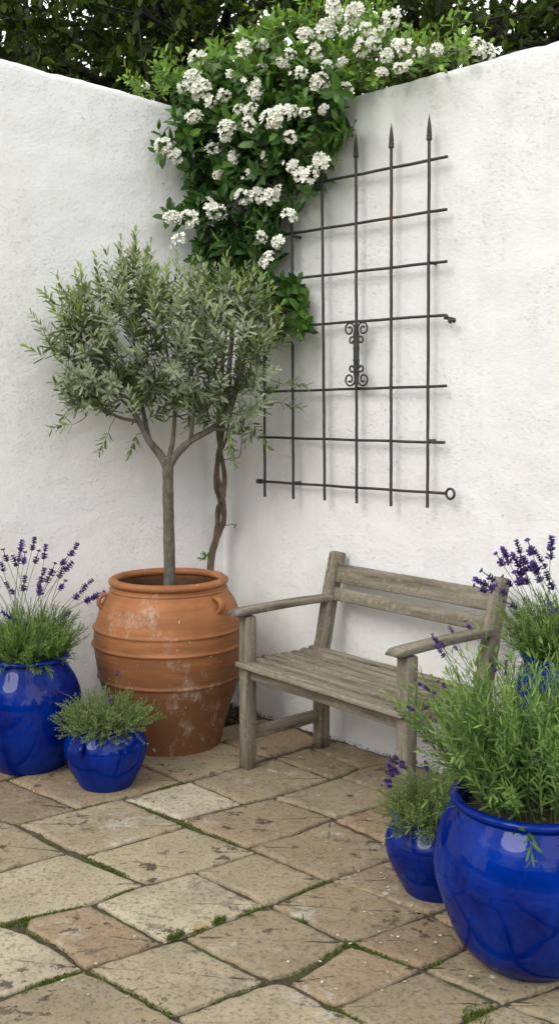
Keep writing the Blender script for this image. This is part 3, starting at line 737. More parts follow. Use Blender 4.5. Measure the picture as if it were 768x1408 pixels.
# ------------------------------------------------------------------ olive tree
oy = tc_.y
olive = thing('olive_tree', 'small grey green olive tree with a forked bare trunk growing in the terracotta jar', 'olive tree', (tc_.x, tc_.y, tz-.07))
def OP(px, py, dy=0): return D(px, py, oy+dy)
tb = MB()
tr = curve([OP(233, 822), OP(233, 775), OP(232, 720), OP(231, 670), OP(231, 640), OP(231, 628)], 5)
tube(tb, tr, [.031]+[.026]*2+[.0245]*6+[.0236]*(len(tr)-12)+[.025, .027, .026], 14, True, wob=.12); olive_trunk = tb.build('trunk', M['obark'], olive)
lm = MB(); nodes = []
def limb(ctrl, r0, r1):
    p = curve(ctrl, 6); k = len(p); tube(lm, p, [r0+(r1-r0)*i/(k-1) for i in range(k)], 9, True, wob=.15); nodes.extend(p[4:])
limb([OP(231, 645), OP(222, 628), OP(205, 606), OP(193, 583), OP(172, 548, -.03), OP(150, 505, -.05), OP(128, 455, -.05)], .021, .005)
limb([OP(231, 645), OP(240, 628), OP(262, 606), OP(290, 590, .02), OP(312, 566, .03), OP(326, 520, .02), OP(335, 460, .0)], .020, .005)
limb([OP(205, 606), OP(196, 560, .08), OP(188, 510, .12), OP(182, 440, .12)], .012, .004)
limb([OP(232, 632), OP(238, 600, .02), OP(240, 555, .0), OP(232, 500, -.04), OP(222, 430, -.05)], .012, .004)
limb([OP(262, 606), OP(266, 570, -.06), OP(272, 520, -.08), OP(275, 450, -.08)], .010, .004)
limb([OP(290, 590, .02), OP(320, 588, .0), OP(350, 560, -.02), OP(368, 520, -.02)], .008, .003)
limb([OP(190, 580), OP(160, 572), OP(125, 550), OP(95, 500)], .008, .003)
targets = []
def lobe(cx, cy, rx, ry, rd, n, hollow=.45):
    k = 0
    while k < n:
        v = rv(); v.normalize(); q = random.uniform(hollow, 1)**.6
        x, z, d = v.x*rx*q, v.z*ry*q, v.y*rd*q
        if -z < -1e9: continue
        targets.append((OP(cx+x, cy-z, d), v)); k += 1
lobe(160, 470, 70, 80, .22, 70); lobe(238, 460, 60, 76, .22, 46); lobe(318, 478, 52, 72, .21, 58); lobe(182, 405, 34, 36, .12, 22); lobe(300, 425, 42, 28, .14, 20)
lobe(108, 482, 38, 40, .14, 24); lobe(180, 560, 70, 30, .14, 34); lobe(125, 540, 34, 26, .12, 16); lobe(310, 565, 55, 24, .12, 30)
fork = OP(231, 628)
targets.sort(key=lambda t: (t[0]-fork).length)
lb = LeafBin(); zc = OP(230, 480).z
for (p, v) in targets:
    best = min(nodes, key=lambda n_: (n_-p).length+.35*max(0, (n_.z-p.z)))
    d = p-best; mid1 = best+d*.5+rv(.012)+Vector((0, 0, -.015)); pts = curve([best, mid1, p], 4)
    if d.length < .45: tube(lm, pts, [.0042-.0026*i/(len(pts)-1) for i in range(len(pts))], 5, False); nodes.append(mid1); nodes.append(p)
    low = p.z < zc-.10
    dirn = (Vector((v.x*.7, v.y*.5, v.z*.3))+Vector((0, 0, .35 if low else 1.15))+rv(.25)).normalized()
    ln = random.uniform(.09, .17)
    pts = shoot(lb, lm, p, dirn, ln, int(ln/.018), .058, .0165, .0011, .78, 0.0 if p.z < zc+.08 else .1, .25 if low else 1.0, 2, .2, .0 if low else .02, .35, 0.0)
    if random.random() < .9:
        shoot(lb, lm, pts[1], (dirn+rv(.7)).normalized(), ln*.6, 5, .060, .0170, .0009, .85, 0, .35 if low else .7, 2, .2, 0, .3, .1)
for (px, py, dx, dz) in ((168,362,-.1,1),(186,352,0,1),(205,368,.1,1),(140,385,-.2,1),(285,385,-.1,1),(310,385,.05,1),(330,392,.2,1),(262,392,0,1),(120,412,-.35,1),(100,428,-.4,1),(352,412,.3,1),(240,382,.05,1),(178,375,-.05,1),(150,378,-.1,1),(198,380,.05,1),(82,432,-.5,.9),(72,455,-.7,.8),(66,485,-.9,.5),(120,400,-.4,1),(95,410,-.4,1),(300,400,0,1),(275,405,-.1,1),(345,400,.2,1),(355,425,.5,.8),(380,470,.8,.4),(385,520,.9,.0),(100,575,-1,-.1),(225,395,.1,1),(250,400,0,1),(385,545,.8,-.2),(190,590,-.3,-1),(150,585,-.4,-.8),(318,600,.2,-1)):
    p = OP(px+random.uniform(-4, 4), py+8, random.uniform(-.08, .08)); best = min(nodes, key=lambda n_: (n_-p).length); tube(lm, curve([best, (best+p)/2+rv(.01), p], 3), .0018, 4, False)
    shoot(lb, lm, p, (dx, random.gauss(0, .2), dz), .13 if dz > .7 else .10, 7, .052, .0145, .001, .7, .1, 1.0 if dz > 0 else .2, 2, .12, 0, .3, 0)
lm.build('branches', M['obark'], olive)
fo = MB(); lb.flush(fo, droop=.12, fold=.12, wide=.5); fo.build('foliage', M['olive'], olive)

# ------------------------------------------------------------------ flowering climber in the corner
def CP(px, py, off):
    """a point in front of whichever wall is behind that part of the corner"""
    a = W(px, py, off); b_ = L(px, py, off); return a if a.y < b_.y else b_
vine = thing('flowering_climber', 'evergreen climber with white flower clusters trained up the corner and spilling over the walls', 'climbing plant', G(300, 970))
vb = MB()
def stem(pix, r0, r1, off0=.07, off1=.10, n=6):
    k = len(pix); p = curve([CP(x, y, off0+(off1-off0)*i/(k-1)+.012*math.sin(i*2.1+r0*900)) for i, (x, y) in enumerate(pix)], n); m = len(p)
    tube(vb, p, [r0+(r1-r0)*i/(m-1) for i in range(m)], 8, True, wob=.25); return p
stem([(302,975),(296,900),(290,820),(291,768),(300,735),(308,712),(303,690),(297,665),(300,630),(306,590),(312,540),(318,470),(322,400),(327,330),(335,260)], .016, .010)
stem([(300,975),(294,900),(288,820),(289,768),(296,740),(299,715),(300,700),(307,680),(308,650),(303,620),(300,585),(304,520),(312,440),(318,380),(310,320),(300,260)], .0135, .008, .085, .11)
stem([(303,975),(298,880),(292,800),(293,765),(303,728),(309,706),(305,676),(299,650),(302,625),(312,600),(316,575),(330,520),(345,450),(350,390),(352,330),(360,260)], .010, .006, .10, .12)
stem([(305,633),(318,630),(329,628),(332,610),(333,592)], .003, .0015, .10, .16)
stem([(308,722),(314,722),(321,720)], .0025, .0012, .10, .14)
stem([(360,345),(375,400),(395,430),(402,460)], .004, .002, .08, .1); stem([(345,340),(352,370),(365,420),(372,455)], .004, .002, .08, .1)
stem([(300,260),(270,215),(248,180),(232,150)], .004, .002, .12, .2); stem([(335,260),(370,200),(420,140),(480,90),(560,70),(640,70)], .006, .002, .1, .12)
stem([(310,320),(285,310),(262,300),(240,300)], .004, .0015, .12, .18); stem([(327,330),(345,300),(400,255),(440,225)], .004, .0015, .1, .12)
stem([(470,130),(455,180),(440,210)], .003, .0015, .05, .08); stem([(318,380),(290,345),(285,320)], .004, .002, .1, .14)
lv = LeafBin(); tw = MB()
def blob(cx, cy, rx, ry, o0, o1, n, age0, age1, updir=.3, ll=.078):
    for _ in range(int(n*.50)):
        a = random.random()*6.283; q = math.sqrt(random.random()); x, y = cx+rx*q*math.cos(a), cy+ry*q*math.sin(a)
        off = random.uniform(o0, o1); p = CP(x, y, off)
        outw = (RN if x > 308 else LN)*random.uniform(.3, 1.0)+Vector(((x-cx)/rx*.5, 0, -(y-cy)/ry*.35+updir))+rv(.35)
        ln = random.uniform(.06, .13)
        shoot(lv, tw, p-outw.normalized()*ln*.5, outw, ln, random.randint(3, 5), ll, ll*.48, .0012, .9, age0, age1, 2, .2, 0, .25, .1)
# deep dark mass, then paler outer growth
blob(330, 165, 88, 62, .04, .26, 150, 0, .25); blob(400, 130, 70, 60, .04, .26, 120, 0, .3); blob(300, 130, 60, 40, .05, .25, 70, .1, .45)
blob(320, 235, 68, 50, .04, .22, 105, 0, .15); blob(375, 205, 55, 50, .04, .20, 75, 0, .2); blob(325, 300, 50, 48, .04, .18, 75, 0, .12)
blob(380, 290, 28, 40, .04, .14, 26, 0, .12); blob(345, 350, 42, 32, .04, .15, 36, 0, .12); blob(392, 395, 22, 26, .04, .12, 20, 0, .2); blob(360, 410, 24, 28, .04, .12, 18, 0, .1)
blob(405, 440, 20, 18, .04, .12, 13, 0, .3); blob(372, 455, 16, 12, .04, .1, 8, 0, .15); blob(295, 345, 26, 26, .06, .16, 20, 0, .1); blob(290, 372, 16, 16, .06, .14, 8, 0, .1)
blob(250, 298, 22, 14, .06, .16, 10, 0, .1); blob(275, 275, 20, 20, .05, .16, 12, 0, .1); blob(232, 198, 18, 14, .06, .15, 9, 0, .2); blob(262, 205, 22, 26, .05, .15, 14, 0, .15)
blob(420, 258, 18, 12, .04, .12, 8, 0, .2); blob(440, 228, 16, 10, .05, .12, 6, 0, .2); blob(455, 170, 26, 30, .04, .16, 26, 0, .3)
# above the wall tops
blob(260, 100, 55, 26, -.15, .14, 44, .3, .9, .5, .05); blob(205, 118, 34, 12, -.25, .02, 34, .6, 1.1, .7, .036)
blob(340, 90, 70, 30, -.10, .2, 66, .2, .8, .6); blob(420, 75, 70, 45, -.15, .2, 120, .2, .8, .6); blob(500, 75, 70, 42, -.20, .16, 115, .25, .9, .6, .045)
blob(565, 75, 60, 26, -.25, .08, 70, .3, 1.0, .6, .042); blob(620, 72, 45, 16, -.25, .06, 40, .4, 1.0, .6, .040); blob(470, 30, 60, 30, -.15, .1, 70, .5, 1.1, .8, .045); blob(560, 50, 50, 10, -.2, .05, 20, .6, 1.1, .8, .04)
def longshoot(px, py, dx, dz, ln, off=0.0, age=1.0):
    shoot(lv, tw, CP(px, py, off), (dx, random.gauss(0, .1), dz), ln, int(ln/.035), .045, .019, .0018, .8, .6, age+.1, 2, .1, .01, .35, .1)
for a in ((420,45,-1,.45,.28),(415,60,-.6,.9,.26),(400,70,-.9,.5,.22),(330,75,-.2,1,.14),(305,95,-.3,1,.18),(300,80,.3,1,.12),(250,95,-.7,.6,.16),(225,112,-.6,.6,.14),(560,50,.9,.4,.25),(590,55,.7,.7,.2),(620,62,.9,.5,.16),(520,35,.6,.9,.22),(470,15,.1,1,.2),(580,70,1,.6,.22),(190,118,-.5,.6,.12),(645,70,.8,.3,.10),(500,20,.3,1,.2),(440,25,-.3,1,.2)):
    longshoot(*a)
for (px, py, n) in ((331, 588, 4), (320, 720, 1), (283, 764, 5), (278, 770, 3)):
    for _ in range(n): shoot(lv, tw, CP(px, py, .15), (random.gauss(0, .5), -.6, random.gauss(0, .5)), .035, 2, .04 if n == 4 else .022, .018 if n == 4 else .011, .001, .9, .1, .6, 2)
vb.add(tw.v, tw.f, 0.0); vb.build('stems', M['vbark'], vine)
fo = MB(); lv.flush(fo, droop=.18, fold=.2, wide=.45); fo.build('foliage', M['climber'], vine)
# flower clusters: five different heads, copied
def cluster_mesh(k, rx, rz):
    mbf = MB(); lbf = LeafBin()
    for i in range(21):
        v = rv().normalized(); v.y = -abs(v.y)*1.0; c = Vector((v.x*rx, v.y*.022, v.z*rz)); ax = (v+Vector((0, -.6, .2))).normalized(); x, y = frame(ax); n = 5; a0 = random.random()*6; s = random.uniform(.7, 1.15)
        for j in range(n):
            a = a0+2*math.pi*j/n; o = x*math.cos(a)+y*math.sin(a); lbf.put(c, (o+ax*.45+rv(.2)), ax+rv(.2), .0150*s, .0098*s, random.random())
        vs = [c+ax*.003+x*.002, c+ax*.003+y*.002, c+ax*.003-x*.002, c+ax*.003-y*.002, c+ax*.006]; 
    lbf.flush(mbf, droop=-.1, fold=.1, wide=.6); return mbf
protos = []
fl = [(335,70,1.3),(272,81,1.1),(286,96,1),(274,122,1.5),(290,140,.8),(267,160,1.1),(307,131,.8),(347,117,1.1),(312,176,1.1),(343,172,1),(383,160,1.4),(372,163,1.1),(395,155,1),(350,130,.7),(295,206,1),(323,217,1),(224,200,1),(239,212,1),(440,113,1.2),(472,125,1.1),(390,85,.9),(399,188,.7),(455,22,1.1),(447,40,1.2),(488,18,1.1),(420,48,1),(495,65,1),(430,69,1),(264,106,1),(345,150,.8),(489,13,1),(536,26,1),(551,66,1),(531,76,.8),(550,94,.7),(562,90,.7),(655,64,.9),(668,70,.9),(458,9,1),(505,40,.9),(525,100,.7),(335,270,1),(352,268,1.1),(371,271,1.1),(297,291,1.3),(237,299,1.1),(260,301,1.2),(245,331,1),(397,297,1),(360,326,.7),(384,332,1),(368,358,1.1),(402,229,1),(413,240,.9),(426,241,1.1),(443,222,1.2),(286,278,.7),(200,118,.5),(477,45,.8),(515,60,.8)]
fl += [(318,105,.8),(360,95,.7),(410,100,.8),(450,90,.7),(330,150,.7),(310,190,.7),(365,215,.7),(340,240,.7),(300,240,.7),(400,75,.7),(470,85,.7),(520,45,.7),(575,72,.6),(600,68,.7),(420,155,.7),(445,150,.7),(250,120,.7),(360,60,.7),(545,60,.6),(382,262,.7)]
pm = None
for k in range(5):
    protos.append(cluster_mesh(k, .030+.006*(k % 3), .022+.004*(k % 2)))
proto_objs = []
for i, (px, py, s) in enumerate(fl):
    k = i % 5; over = py < 100
    p = CP(px, py, .30 if not over else .22)
    if py > 190: p = CP(px, py, .22)
    if px > 430: p = CP(px, py, .18)
    if i < 5:
        o = protos[k].build('flower_cluster', M['petal'], vine, True, True); proto_objs.append(o)
    else:
        o = proto_objs[k].copy(); col.objects.link(o); o.parent = vine
    o.location = p-vine.location; o.scale = (s*.95,)*3; o.rotation_euler = (random.gauss(0, .25), random.gauss(0, .5), random.gauss(0, .4))

# ------------------------------------------------------------------ lavender and herbs
def spike_mesh(seed, ln):
    mbf = MB(); lbf = LeafBin(); nw = max(5, int(ln/.0060))
    for i in range(nw):
        t_ = i/(nw-1); z = ln*t_; r = .0085*(1-.45*t_)*(.75 if i == 0 else 1)
        if random.random() < .12 and i > 0: continue
        for j in range(7):
            a = j*.9+i*.5+random.gauss(0, .25); o = Vector((math.cos(a), math.sin(a), 0)); lbf.put(o*r*.3+Vector((0, 0, z)), o+Vector((0, 0, .55+random.gauss(0, .25))), Vector((0, 0, 1)), .0125*random.uniform(.8, 1.3)*(1-.3*t_), .0080, random.random())
    tube(mbf, [(0, 0, 0), (0, 0, ln*.5), (0, 0, ln)], [.0016, .0018, .001], 6); lbf.flush(mbf, droop=0, fold=.3); return mbf
spikes = [spike_mesh(k, l_).build for k, l_ in enumerate((.040, .048, .058, .032, .020))]
spike_cache = {}
def put_spike(parent, p, d, k, s=1.0):
    if k not in spike_cache:
        o = spikes[k]('flower_spike', M['purple'], parent, True, True); spike_cache[k] = o
    else:
        o = spike_cache[k].copy(); col.objects.link(o); o.parent = parent
    o.location = p-world_loc(parent); o.rotation_euler = d.to_track_quat('Z', 'Y').to_euler(); o.scale = (s, s, s); return o
def tuft(name, label, cat, c, zt, rn, mat, n, h, spread, ll, lw, tips=(), group=None, leafn=8, depth_j=.08, upright=.9, age=(0.0, 1.0), grav=0.0, extra_low=0, ssize=1.0, whorl=2, wildness=.2, sub=.5, lean=(0, 0)):
    root = thing(name, label, cat, (c.x, c.y, zt-.025), group); lb = LeafBin(); st = MB()
    for i in range(n):
        a = random.random()*6.283; q = math.sqrt(random.random()); o = Vector((math.cos(a), math.sin(a), 0)); b_ = Vector((c.x, c.y, zt-.02))+o*q*rn*.72
        tilt = q*spread*random.uniform(.6, 1.25); d = (o*tilt+Vector((lean[0], lean[1], upright))+rv(wildness*.4)).normalized(); ln = h*random.uniform(.55, 1.08)*(1-.15*q)
        pts = shoot(lb, st, b_, d, ln, leafn, ll, lw, .0013, .72, age[0], age[1], whorl, wildness, grav, .3, .18)
        for s_ in range(2 if sub > .6 else 1):
            if random.random() < sub:
                j = random.randint(1, 3); shoot(lb, st, pts[j], (d+rv(.55)+Vector((0, 0, .2))).normalized(), ln*random.uniform(.35, .55), max(3, leafn*2//3), ll*.9, lw, .0009, .75, age[0]*.5, age[1], whorl, wildness, grav, .3, .05)
    for i in range(extra_low):
        a = random.random()*6.283; o = Vector((math.cos(a), math.sin(a), 0)); b_ = Vector((c.x, c.y, zt+.0))+o*rn*.75
        shoot(lb, st, b_, (o+Vector((0, 0, random.uniform(-.05, .5)))), h*random.uniform(.25, .5), leafn//2+1, ll, lw, .001, .8, age[0], age[1]*.7, whorl, wildness, -.08, .2, .1)
    for i, (px, py) in enumerate(tips):
        y = c.y+random.uniform(-depth_j, depth_j); p = D(px, py, y); b_ = Vector((c.x, c.y, zt))+Vector((random.uniform(-1, 1), random.uniform(-1, 1), 0))*rn*.5
        mid1 = b_.lerp(p, .55)+Vector((0, 0, .03)); pp = curve([b_, mid1, p], 6); d = (pp[-1]-pp[-3]).normalized(); k = random.choice((0, 0, 1, 1, 2, 3)) if py < 1400 else 3
        s = random.uniform(.85, 1.1)*ssize; L_ = (.040, .048, .058, .032, .020)[k]*s; tube(st, pp[:-1]+[p-d*L_*.4], .0010, 5, False)
        put_spike(root, p-d*L_*.5, d, k, s)
    st.build('stems', M['stem'], root); fo = MB(); lb.flush(fo, droop=.05, fold=.2, wide=.5); fo.build('foliage', M[mat], root); return root
def sc(o, s, pts): return [(o[0]+x*s, o[1]+y*s) for x, y in pts]
GL = 'lavender and herbs growing in the blue pots'
tuft('lavender_plant', 'full lavender with many tall purple spikes growing in the tall pot at the left edge', 'lavender', c1, z1, r1, 'lav', 330, .25, .95, .028, .0036,
     sc((0, 730), .3125, [(95,70),(147,60),(25,110),(12,160),(67,135),(85,118),(107,122),(162,118),(198,95),(187,200),(232,172),(285,130),(325,85),(268,190),(215,205),(300,160),(45,255),(107,235),(275,240),(385,235),(348,278),(398,300),(432,278),(175,260),(115,410),(268,382),(45,380),(208,452),(8,475),(90,450),(-40,120),(-70,180),(-30,230),(-90,120)]), GL, 15, .10, .95, (0, 1), extra_low=20, whorl=3, ssize=1.22)
tuft('lavender_plant', 'low bushy grey green lavender with few buds growing in the small round blue pot', 'lavender', c2, z2, r2, 'lavgrey', 380, .175, 1.35, .017, .0032,
     [(162, 926), (150, 963), (84, 952)], GL, 10, .05, .75, (0, 1), extra_low=60, whorl=3, ssize=.6, wildness=.4)
tuft('lavender_plant', 'short lavender with drooping purple flowers growing in the squat dark blue pot', 'lavender', c3, z3, r3, 'lavgrey', 340, .18, 1.1, .018, .0034,
     sc((500, 730), .349, [(95,985),(105,960),(112,935),(128,915),(140,905),(92,1005),(118,950),(245,925),(150,925)]), GL, 10, .05, .8, (.1, 1), extra_low=60, whorl=3, ssize=.75, wildness=.4)
tuft('lavender_plant', 'tall lavender with dark purple spikes in the pot past the bench\'s far end', 'lavender', c5, z5, r5, 'lav', 320, .25, .95, .028, .0036,
     sc((500, 730), .349, [(490,178),(535,115),(560,100),(612,80),(655,68),(735,70),(695,115),(460,228),(477,212),(565,200),(610,135),(627,140),(645,135),(672,145),(607,190),(625,185),(730,200),(540,235),(578,290),(745,310),(680,165),(790,120),(830,90),(860,170)]), GL, 15, .10, .95, (0, 1), extra_low=16, whorl=3, ssize=1.22)
tuft('herb_plant', 'large sprawling bright green herb with narrow leaves in the biggest blue pot', 'herb', c4, z4, r4, 'rosemary', 165, .44, .66, .044, .0078,
     sc((500, 730), .349, [(280,425),(300,475),(343,390),(409,372),(310,450),(358,455),(215,600),(260,630),(310,605),(508,530),(560,540),(290,440),(185,700)]), GL, 13, .10, 1.0, (0, 1), extra_low=5, whorl=2, wildness=.26, sub=.8, ssize=.6, lean=(-.10, .05))

# ------------------------------------------------------------------ small things on the ground
mb = MB(); lbm = LeafBin()
def moss_at(px, py, r, n, h=.008):
    for _ in range(n):
        a = random.random()*6.283; q = math.sqrt(random.random())*r; p = G(px, py); p = Vector((p.x+math.cos(a)*q, p.y+math.sin(a)*q, -.004))
        if h <= .009 and any(False for _ in ()): continue
        lbm.put(p, (random.gauss(0, .5), random.gauss(0, .5), 1), rv(), h*random.uniform(.6, 1.4), h*.55 if h < .012 else .0025, random.random())
def moss_line(a, b_, dens, wid=.012, h=.0055):
    A, B = G(*a), G(*b_); L_ = (B-A).length
    for _ in range(int(L_*dens*.9)):
        t_ = random.random(); p = A.lerp(B, t_); k = noise.noise(Vector((p.x*8, p.y*8, 4)))
        if k < -.02+.1*random.gauss(0, 1): continue
        p = p+Vector((random.gauss(0, wid*.8), random.gauss(0, wid*.8), 0)); lbm.put((p.x, p.y, -.005), (random.gauss(0, .5), random.gauss(0, .5), 1), rv(), h*random.uniform(.6, 1.5), h*.6, random.random())
for s_ in (((115,1177),(200,1216),3200,.013),((200,1216),(129,1242),3200,.012),((129,1242),(34,1262),3600,.013),((34,1262),(0,1272),4000,.018),((34,1264),(61,1293),3600,.014),((118,1334),(68,1347),2600,.010),((68,1347),(20,1362),2600,.01),
           ((118,1334),(169,1359),2200,.010),((169,1359),(240,1397),2200,.01),((481,1296),(510,1309),5000,.017),((510,1309),(575,1334),3600,.014),((440,1318),(481,1298),3500,.015),((403,1264),(415,1268),4000,.012),((452,1384),(500,1402),4200,.013),
           ((366,1245),(332,1260),2500,.010),((284,1274),(249,1287),2500,.010),((393,1349),(440,1320),2000,.010),((452,1211),(400,1232),2400,.008),((107,1112),(166,1098),1500,.006),((0,1128),(93,1172),1700,.008),((169,1098),(257,1135),1300,.007),((258,1135),(340,1165),1500,.007),((253,1075),(180,1094),1200,.006),((369,1348),(250,1395),900,.006),((581,1330),(600,1322),4000,.012)):
    moss_line(*s_)
moss_at(666, 1398, .055, 700); moss_at(655, 1402, .03, 260, .014)
for (px, py, n) in ((304,1267,60),(298,1270,50),(234,1291,50),(248,1287,50),(241,1290,30),(349,1254,20),(415,1268,26)): moss_at(px, py, .012, n, .020)
lbm.flush(mb, droop=0, fold=.2); stuff(mb.build('moss', M['moss'], smooth=False), 'bright green moss and tiny weeds growing in the paving joints', 'moss')

mb = MB(); lbp = LeafBin()
def petal(p): lbp.put(p, (random.gauss(0, 1), random.gauss(0, 1), random.gauss(0, .1)), (random.gauss(0, .15), random.gauss(0, .15), 1), random.uniform(.006, .014), random.uniform(.005, .009), 0)
for _ in range(60):
    px = random.choice((random.uniform(420, 620), random.uniform(380, 640), random.uniform(0, 300))); py = random.uniform(1020, 1380)
    if px < 300 and random.random() < .55: continue
    p = G(px, py)
    if (p-C0).dot(RN) < .04: continue
    petal((p.x, p.y, .0065))
for (px, py) in ((600,1300),(521,1285),(537,1288),(545,1290),(607,1291),(655,1318),(643,1345),(533,1341),(509,1260),(503,1256),(575,1265),(462,1290),(490,1207),(525,1203),(478,1301),(22,1088),(28,1095),(48,1090),(55,1075)): p = G(px, py); petal((p.x, p.y, .0065)); 
lbp.flush(mb, droop=.0, fold=.15, wide=.6); stuff(mb.build('fallen_petals', M['oldpetal']), 'scattered white petals fallen on the stone paving', 'petals')
p = G(475, 1097); mb = MB(); leaves(mb, [(p.x, p.y, .007)], [(1, .25, 0)], [(0, 0, 1)], np.array([.032]), np.array([.012]), None, .05, .3); tag(mb.build('dry_leaf', M['dryleaf']), 'small dry reddish leaf lying on the slab in front of the bench', 'leaf')
# bark mulch bed in the corner
mb = MB()
for _ in range(900):
    px = random.uniform(262, 352); py = random.uniform(958, 998); p = G(px, py)
    if (p-C0).dot(RN) < .015 or (p-C0).dot(LN) < .015: continue
    if inpoly((p.x, p.y), traced[12]) or (px > 335 and py > 985): continue
    s = random.uniform(.006, .016); roundbox(mb, (s*1.8, s, s*.4), T(p.x, p.y, random.uniform(-.002, .012), random.gauss(0, .6), random.gauss(0, .6), random.random()*6), .001, 1, 0, None, 1)
for _ in range(260):      # crumbs along the foot of the wall behind the bench
    t_ = random.uniform(.05, 2.2); p = C0+RD*t_+RN*abs(random.gauss(.010, .016)); s = random.uniform(.002, .006)
    roundbox(mb, (s*1.5, s, s*.7), T(p.x, p.y, random.uniform(-.002, .006), random.gauss(0, .6), random.gauss(0, .6), random.random()*6), .0008, 1, 0, None, 1)
stuff(mb.build('bark_mulch', M['bark_chip']), 'dark bark mulch and crumbs of soil at the foot of the white walls', 'mulch')

# ------------------------------------------------------------------ trees beyond the wall and behind the viewer
def tree_meshes(seed, h, crown_r, z0, nclump, leaf, mat):
    """crown made of leafy sprays along real limbs"""
    random.seed(seed); tk = MB(); lb = LeafBin(); tips = []
    tp = curve([(0, 0, -.1), (random.gauss(0, .1), random.gauss(0, .1), h*.3), (random.gauss(0, .25), random.gauss(0, .25), h*.6), (random.gauss(0, .3), random.gauss(0, .3), h*.93)], 6); m = len(tp)
    tube(tk, tp, [.20*(1-.82*i/(m-1))*h/7 for i in range(m)], 12, True, wob=.15)
    for i in range(34):
        t_ = random.uniform(z0/h, .97); b_ = tp[min(m-1, int(t_*(m-1)))]; a = i*2.4+random.gauss(0, .3); o = Vector((math.cos(a), math.sin(a), 0))
        L_ = crown_r*math.sin(math.pi*min(.97, max(.12, (t_*h-z0*.6)/(h-z0*.6)))**.8)*random.uniform(.7, 1.1); e = b_+o*L_+Vector((0, 0, L_*random.uniform(.1, .5)))
        c = curve([b_, b_.lerp(e, .5)+Vector((0, 0, .12*L_))+rv(.08*L_), e], 5); tube(tk, c, [.05*(1-.85*k/(len(c)-1))*h/7 for k in range(len(c))], 6, False); 
        for k in range(3, len(c)): tips.append(c[k])
        for _ in range(5):
            s = random.choice(c[4:]); e2_ = s+(o*.5+rv(.7)).normalized()*random.uniform(.35, .8)*crown_r*.4; cc = curve([s, (s+e2_)/2+rv(.05), e2_], 3); tube(tk, cc, [.012, .010, .009, .007, .005, .004, .003][:len(cc)], 4, False); tips += cc[2:]
    P = []; Dn = []; U = []; A = []
    for _ in range(nclump):
        s = random.choice(tips)+rv(.16); d = (rv(.8)+Vector((0, 0, -.15))).normalized(); k = random.randint(9, 15)
        for j in range(k):
            q = s+d*(.035*j)+rv(.02); P.append(q); Dn.append(d+rv(.7)); U.append(rv(.45)+Vector((0, 0, 1))); A.append(random.random()**2*(.3+.7*(j/k)))
    fm = MB(); leaves(fm, [tuple(p) for p in P], [tuple(p) for p in Dn], [tuple(p) for p in U], leaf*rng.uniform(.7, 1.2, len(P)), leaf*.5*rng.uniform(.8, 1.2, len(P)), A, .15, .15)
    return tk, fm
kinds = [tree_meshes(11, 8.0, 3.0, 1.6, 1500, .095, 'tree'), tree_meshes(23, 7.2, 2.7, 1.2, 1500, .088, 'tree')]
proto_t = {}
def place_tree(k, x, y, s, rz, label, group, mat='tree'):
    root = thing('broadleaf_tree', label, 'tree', (x, y, -.05), group, rz); root.scale = (s, s, s)
    if k not in proto_t:
        a = kinds[k][0].build('trunk', M['tbark'], root, True, True); b_ = kinds[k][1].build('crown', M['tree'], root, False, True); proto_t[k] = (a, b_)
    else:
        for q in proto_t[k]: c = q.copy(); col.objects.link(c); c.parent = root
    return root
GT = 'dark trees growing beyond the wall'
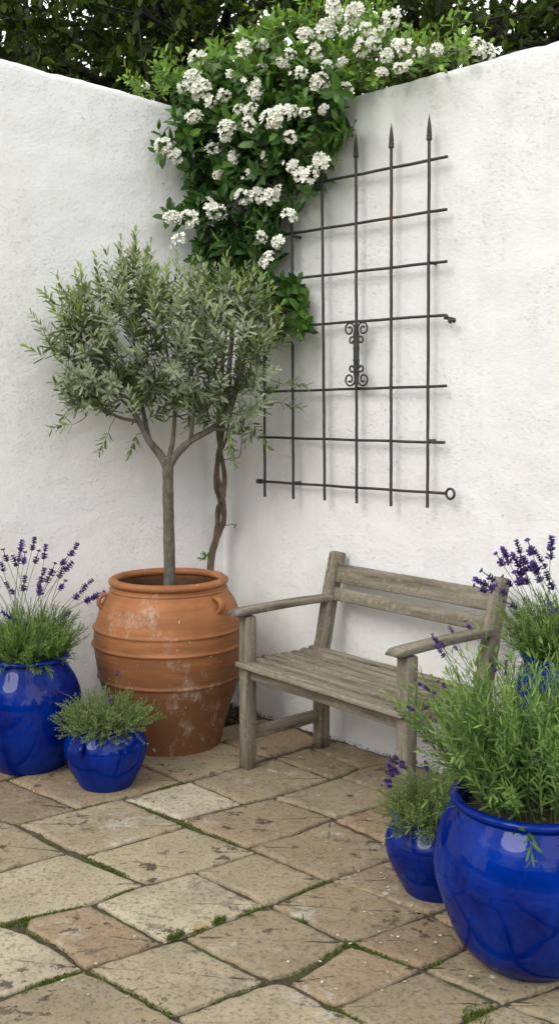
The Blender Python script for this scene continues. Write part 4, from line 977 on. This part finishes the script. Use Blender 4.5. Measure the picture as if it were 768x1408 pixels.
for i, (k, x, y, s, rz, lab) in enumerate([
    (0, -2.7, 8.6, 1.0, .3, 'dark leafy tree beyond the left wall, at the far left of the photo'),
    (1, -.7, 9.6, 1.1, 1.9, 'dark tree beyond the wall, directly behind the flowering climber'),
    (0, 1.6, 9.0, 1.0, 3.2, 'dark green tree beyond the right wall, above the iron trellis'),
    (1, 3.8, 8.2, 1.0, 4.4, 'green tree beyond the wall in the top right corner of the photo'),
    (0, -5.0, 10.6, 1.15, 5.2, 'large dark tree further back beyond the left wall'),
    (1, 5.9, 11.0, 1.2, .9, 'large dark tree further back beyond the right wall'),
    (0, .6, 12.6, 1.25, 2.5, 'tallest dark tree furthest back, between the two walls')]):
    place_tree(k, x, y, s, rz, lab, GT)
GB = 'trees standing behind the viewer, seen only as reflections in the glaze'
for i, (k, x, y, s, rz, lab) in enumerate([
    (1, -9.5, -4.0, .80, 1.0, 'tree behind the viewer to the left, mirrored in the blue glaze'),
    (0, -6.0, -11.5, .80, 2.2, 'tree far behind the viewer on the left, mirrored in the blue glaze'),
    (1, .4, -13, .60, 3.3, 'low tree straight behind the viewer, mirrored in the blue glaze'),
    (0, 6.5, -11, .80, 4.1, 'tree far behind the viewer on the right, mirrored in the blue glaze'),
    (1, 10, -3.0, .90, 5.5, 'tree behind the viewer to the right, mirrored in the blue glaze')]):
    place_tree(k, x, y, s, rz, lab, GB)

# unseen leafy screen added behind the viewer to darken reflections in the glaze
hg = MB(); lbh = LeafBin()
for (ax_, ay, bx, by) in ((-9, -2.5, -6.5, -9), (-6.5, -9, 6.5, -9), (6.5, -9, 9, -2.5)):
    A = Vector((ax_, ay, 0)); B = Vector((bx, by, 0)); dv = (B-A); L_ = dv.length; dv.normalize(); nv = Vector((-dv.y, dv.x, 0)); n = int(L_*650)
    roundbox(hg, (L_, .35, 1.75), T(*((A+B)/2+Vector((0, 0, .87))), 0, 0, math.atan2(dv.y, dv.x)), .05, 2, 0, None, 12, .05)
    for _ in range(n):
        z = random.uniform(0, 2.15); o = random.choice((-1, 1)); off = random.uniform(.2, .4); p = A+dv*random.uniform(0, L_)+nv*o*off+Vector((0, 0, z+.12*math.sin(L_*z)))
        lbh.put(p, rv(), nv*o+rv(.5), .10, .055, random.random()**2)
lbh.flush(hg, droop=.1, fold=.15); tag(hg.build('added_hedge', M['tree']), 'unseen leafy screen added behind the viewer, darkening low reflections in the blue glaze', 'added_hedge')
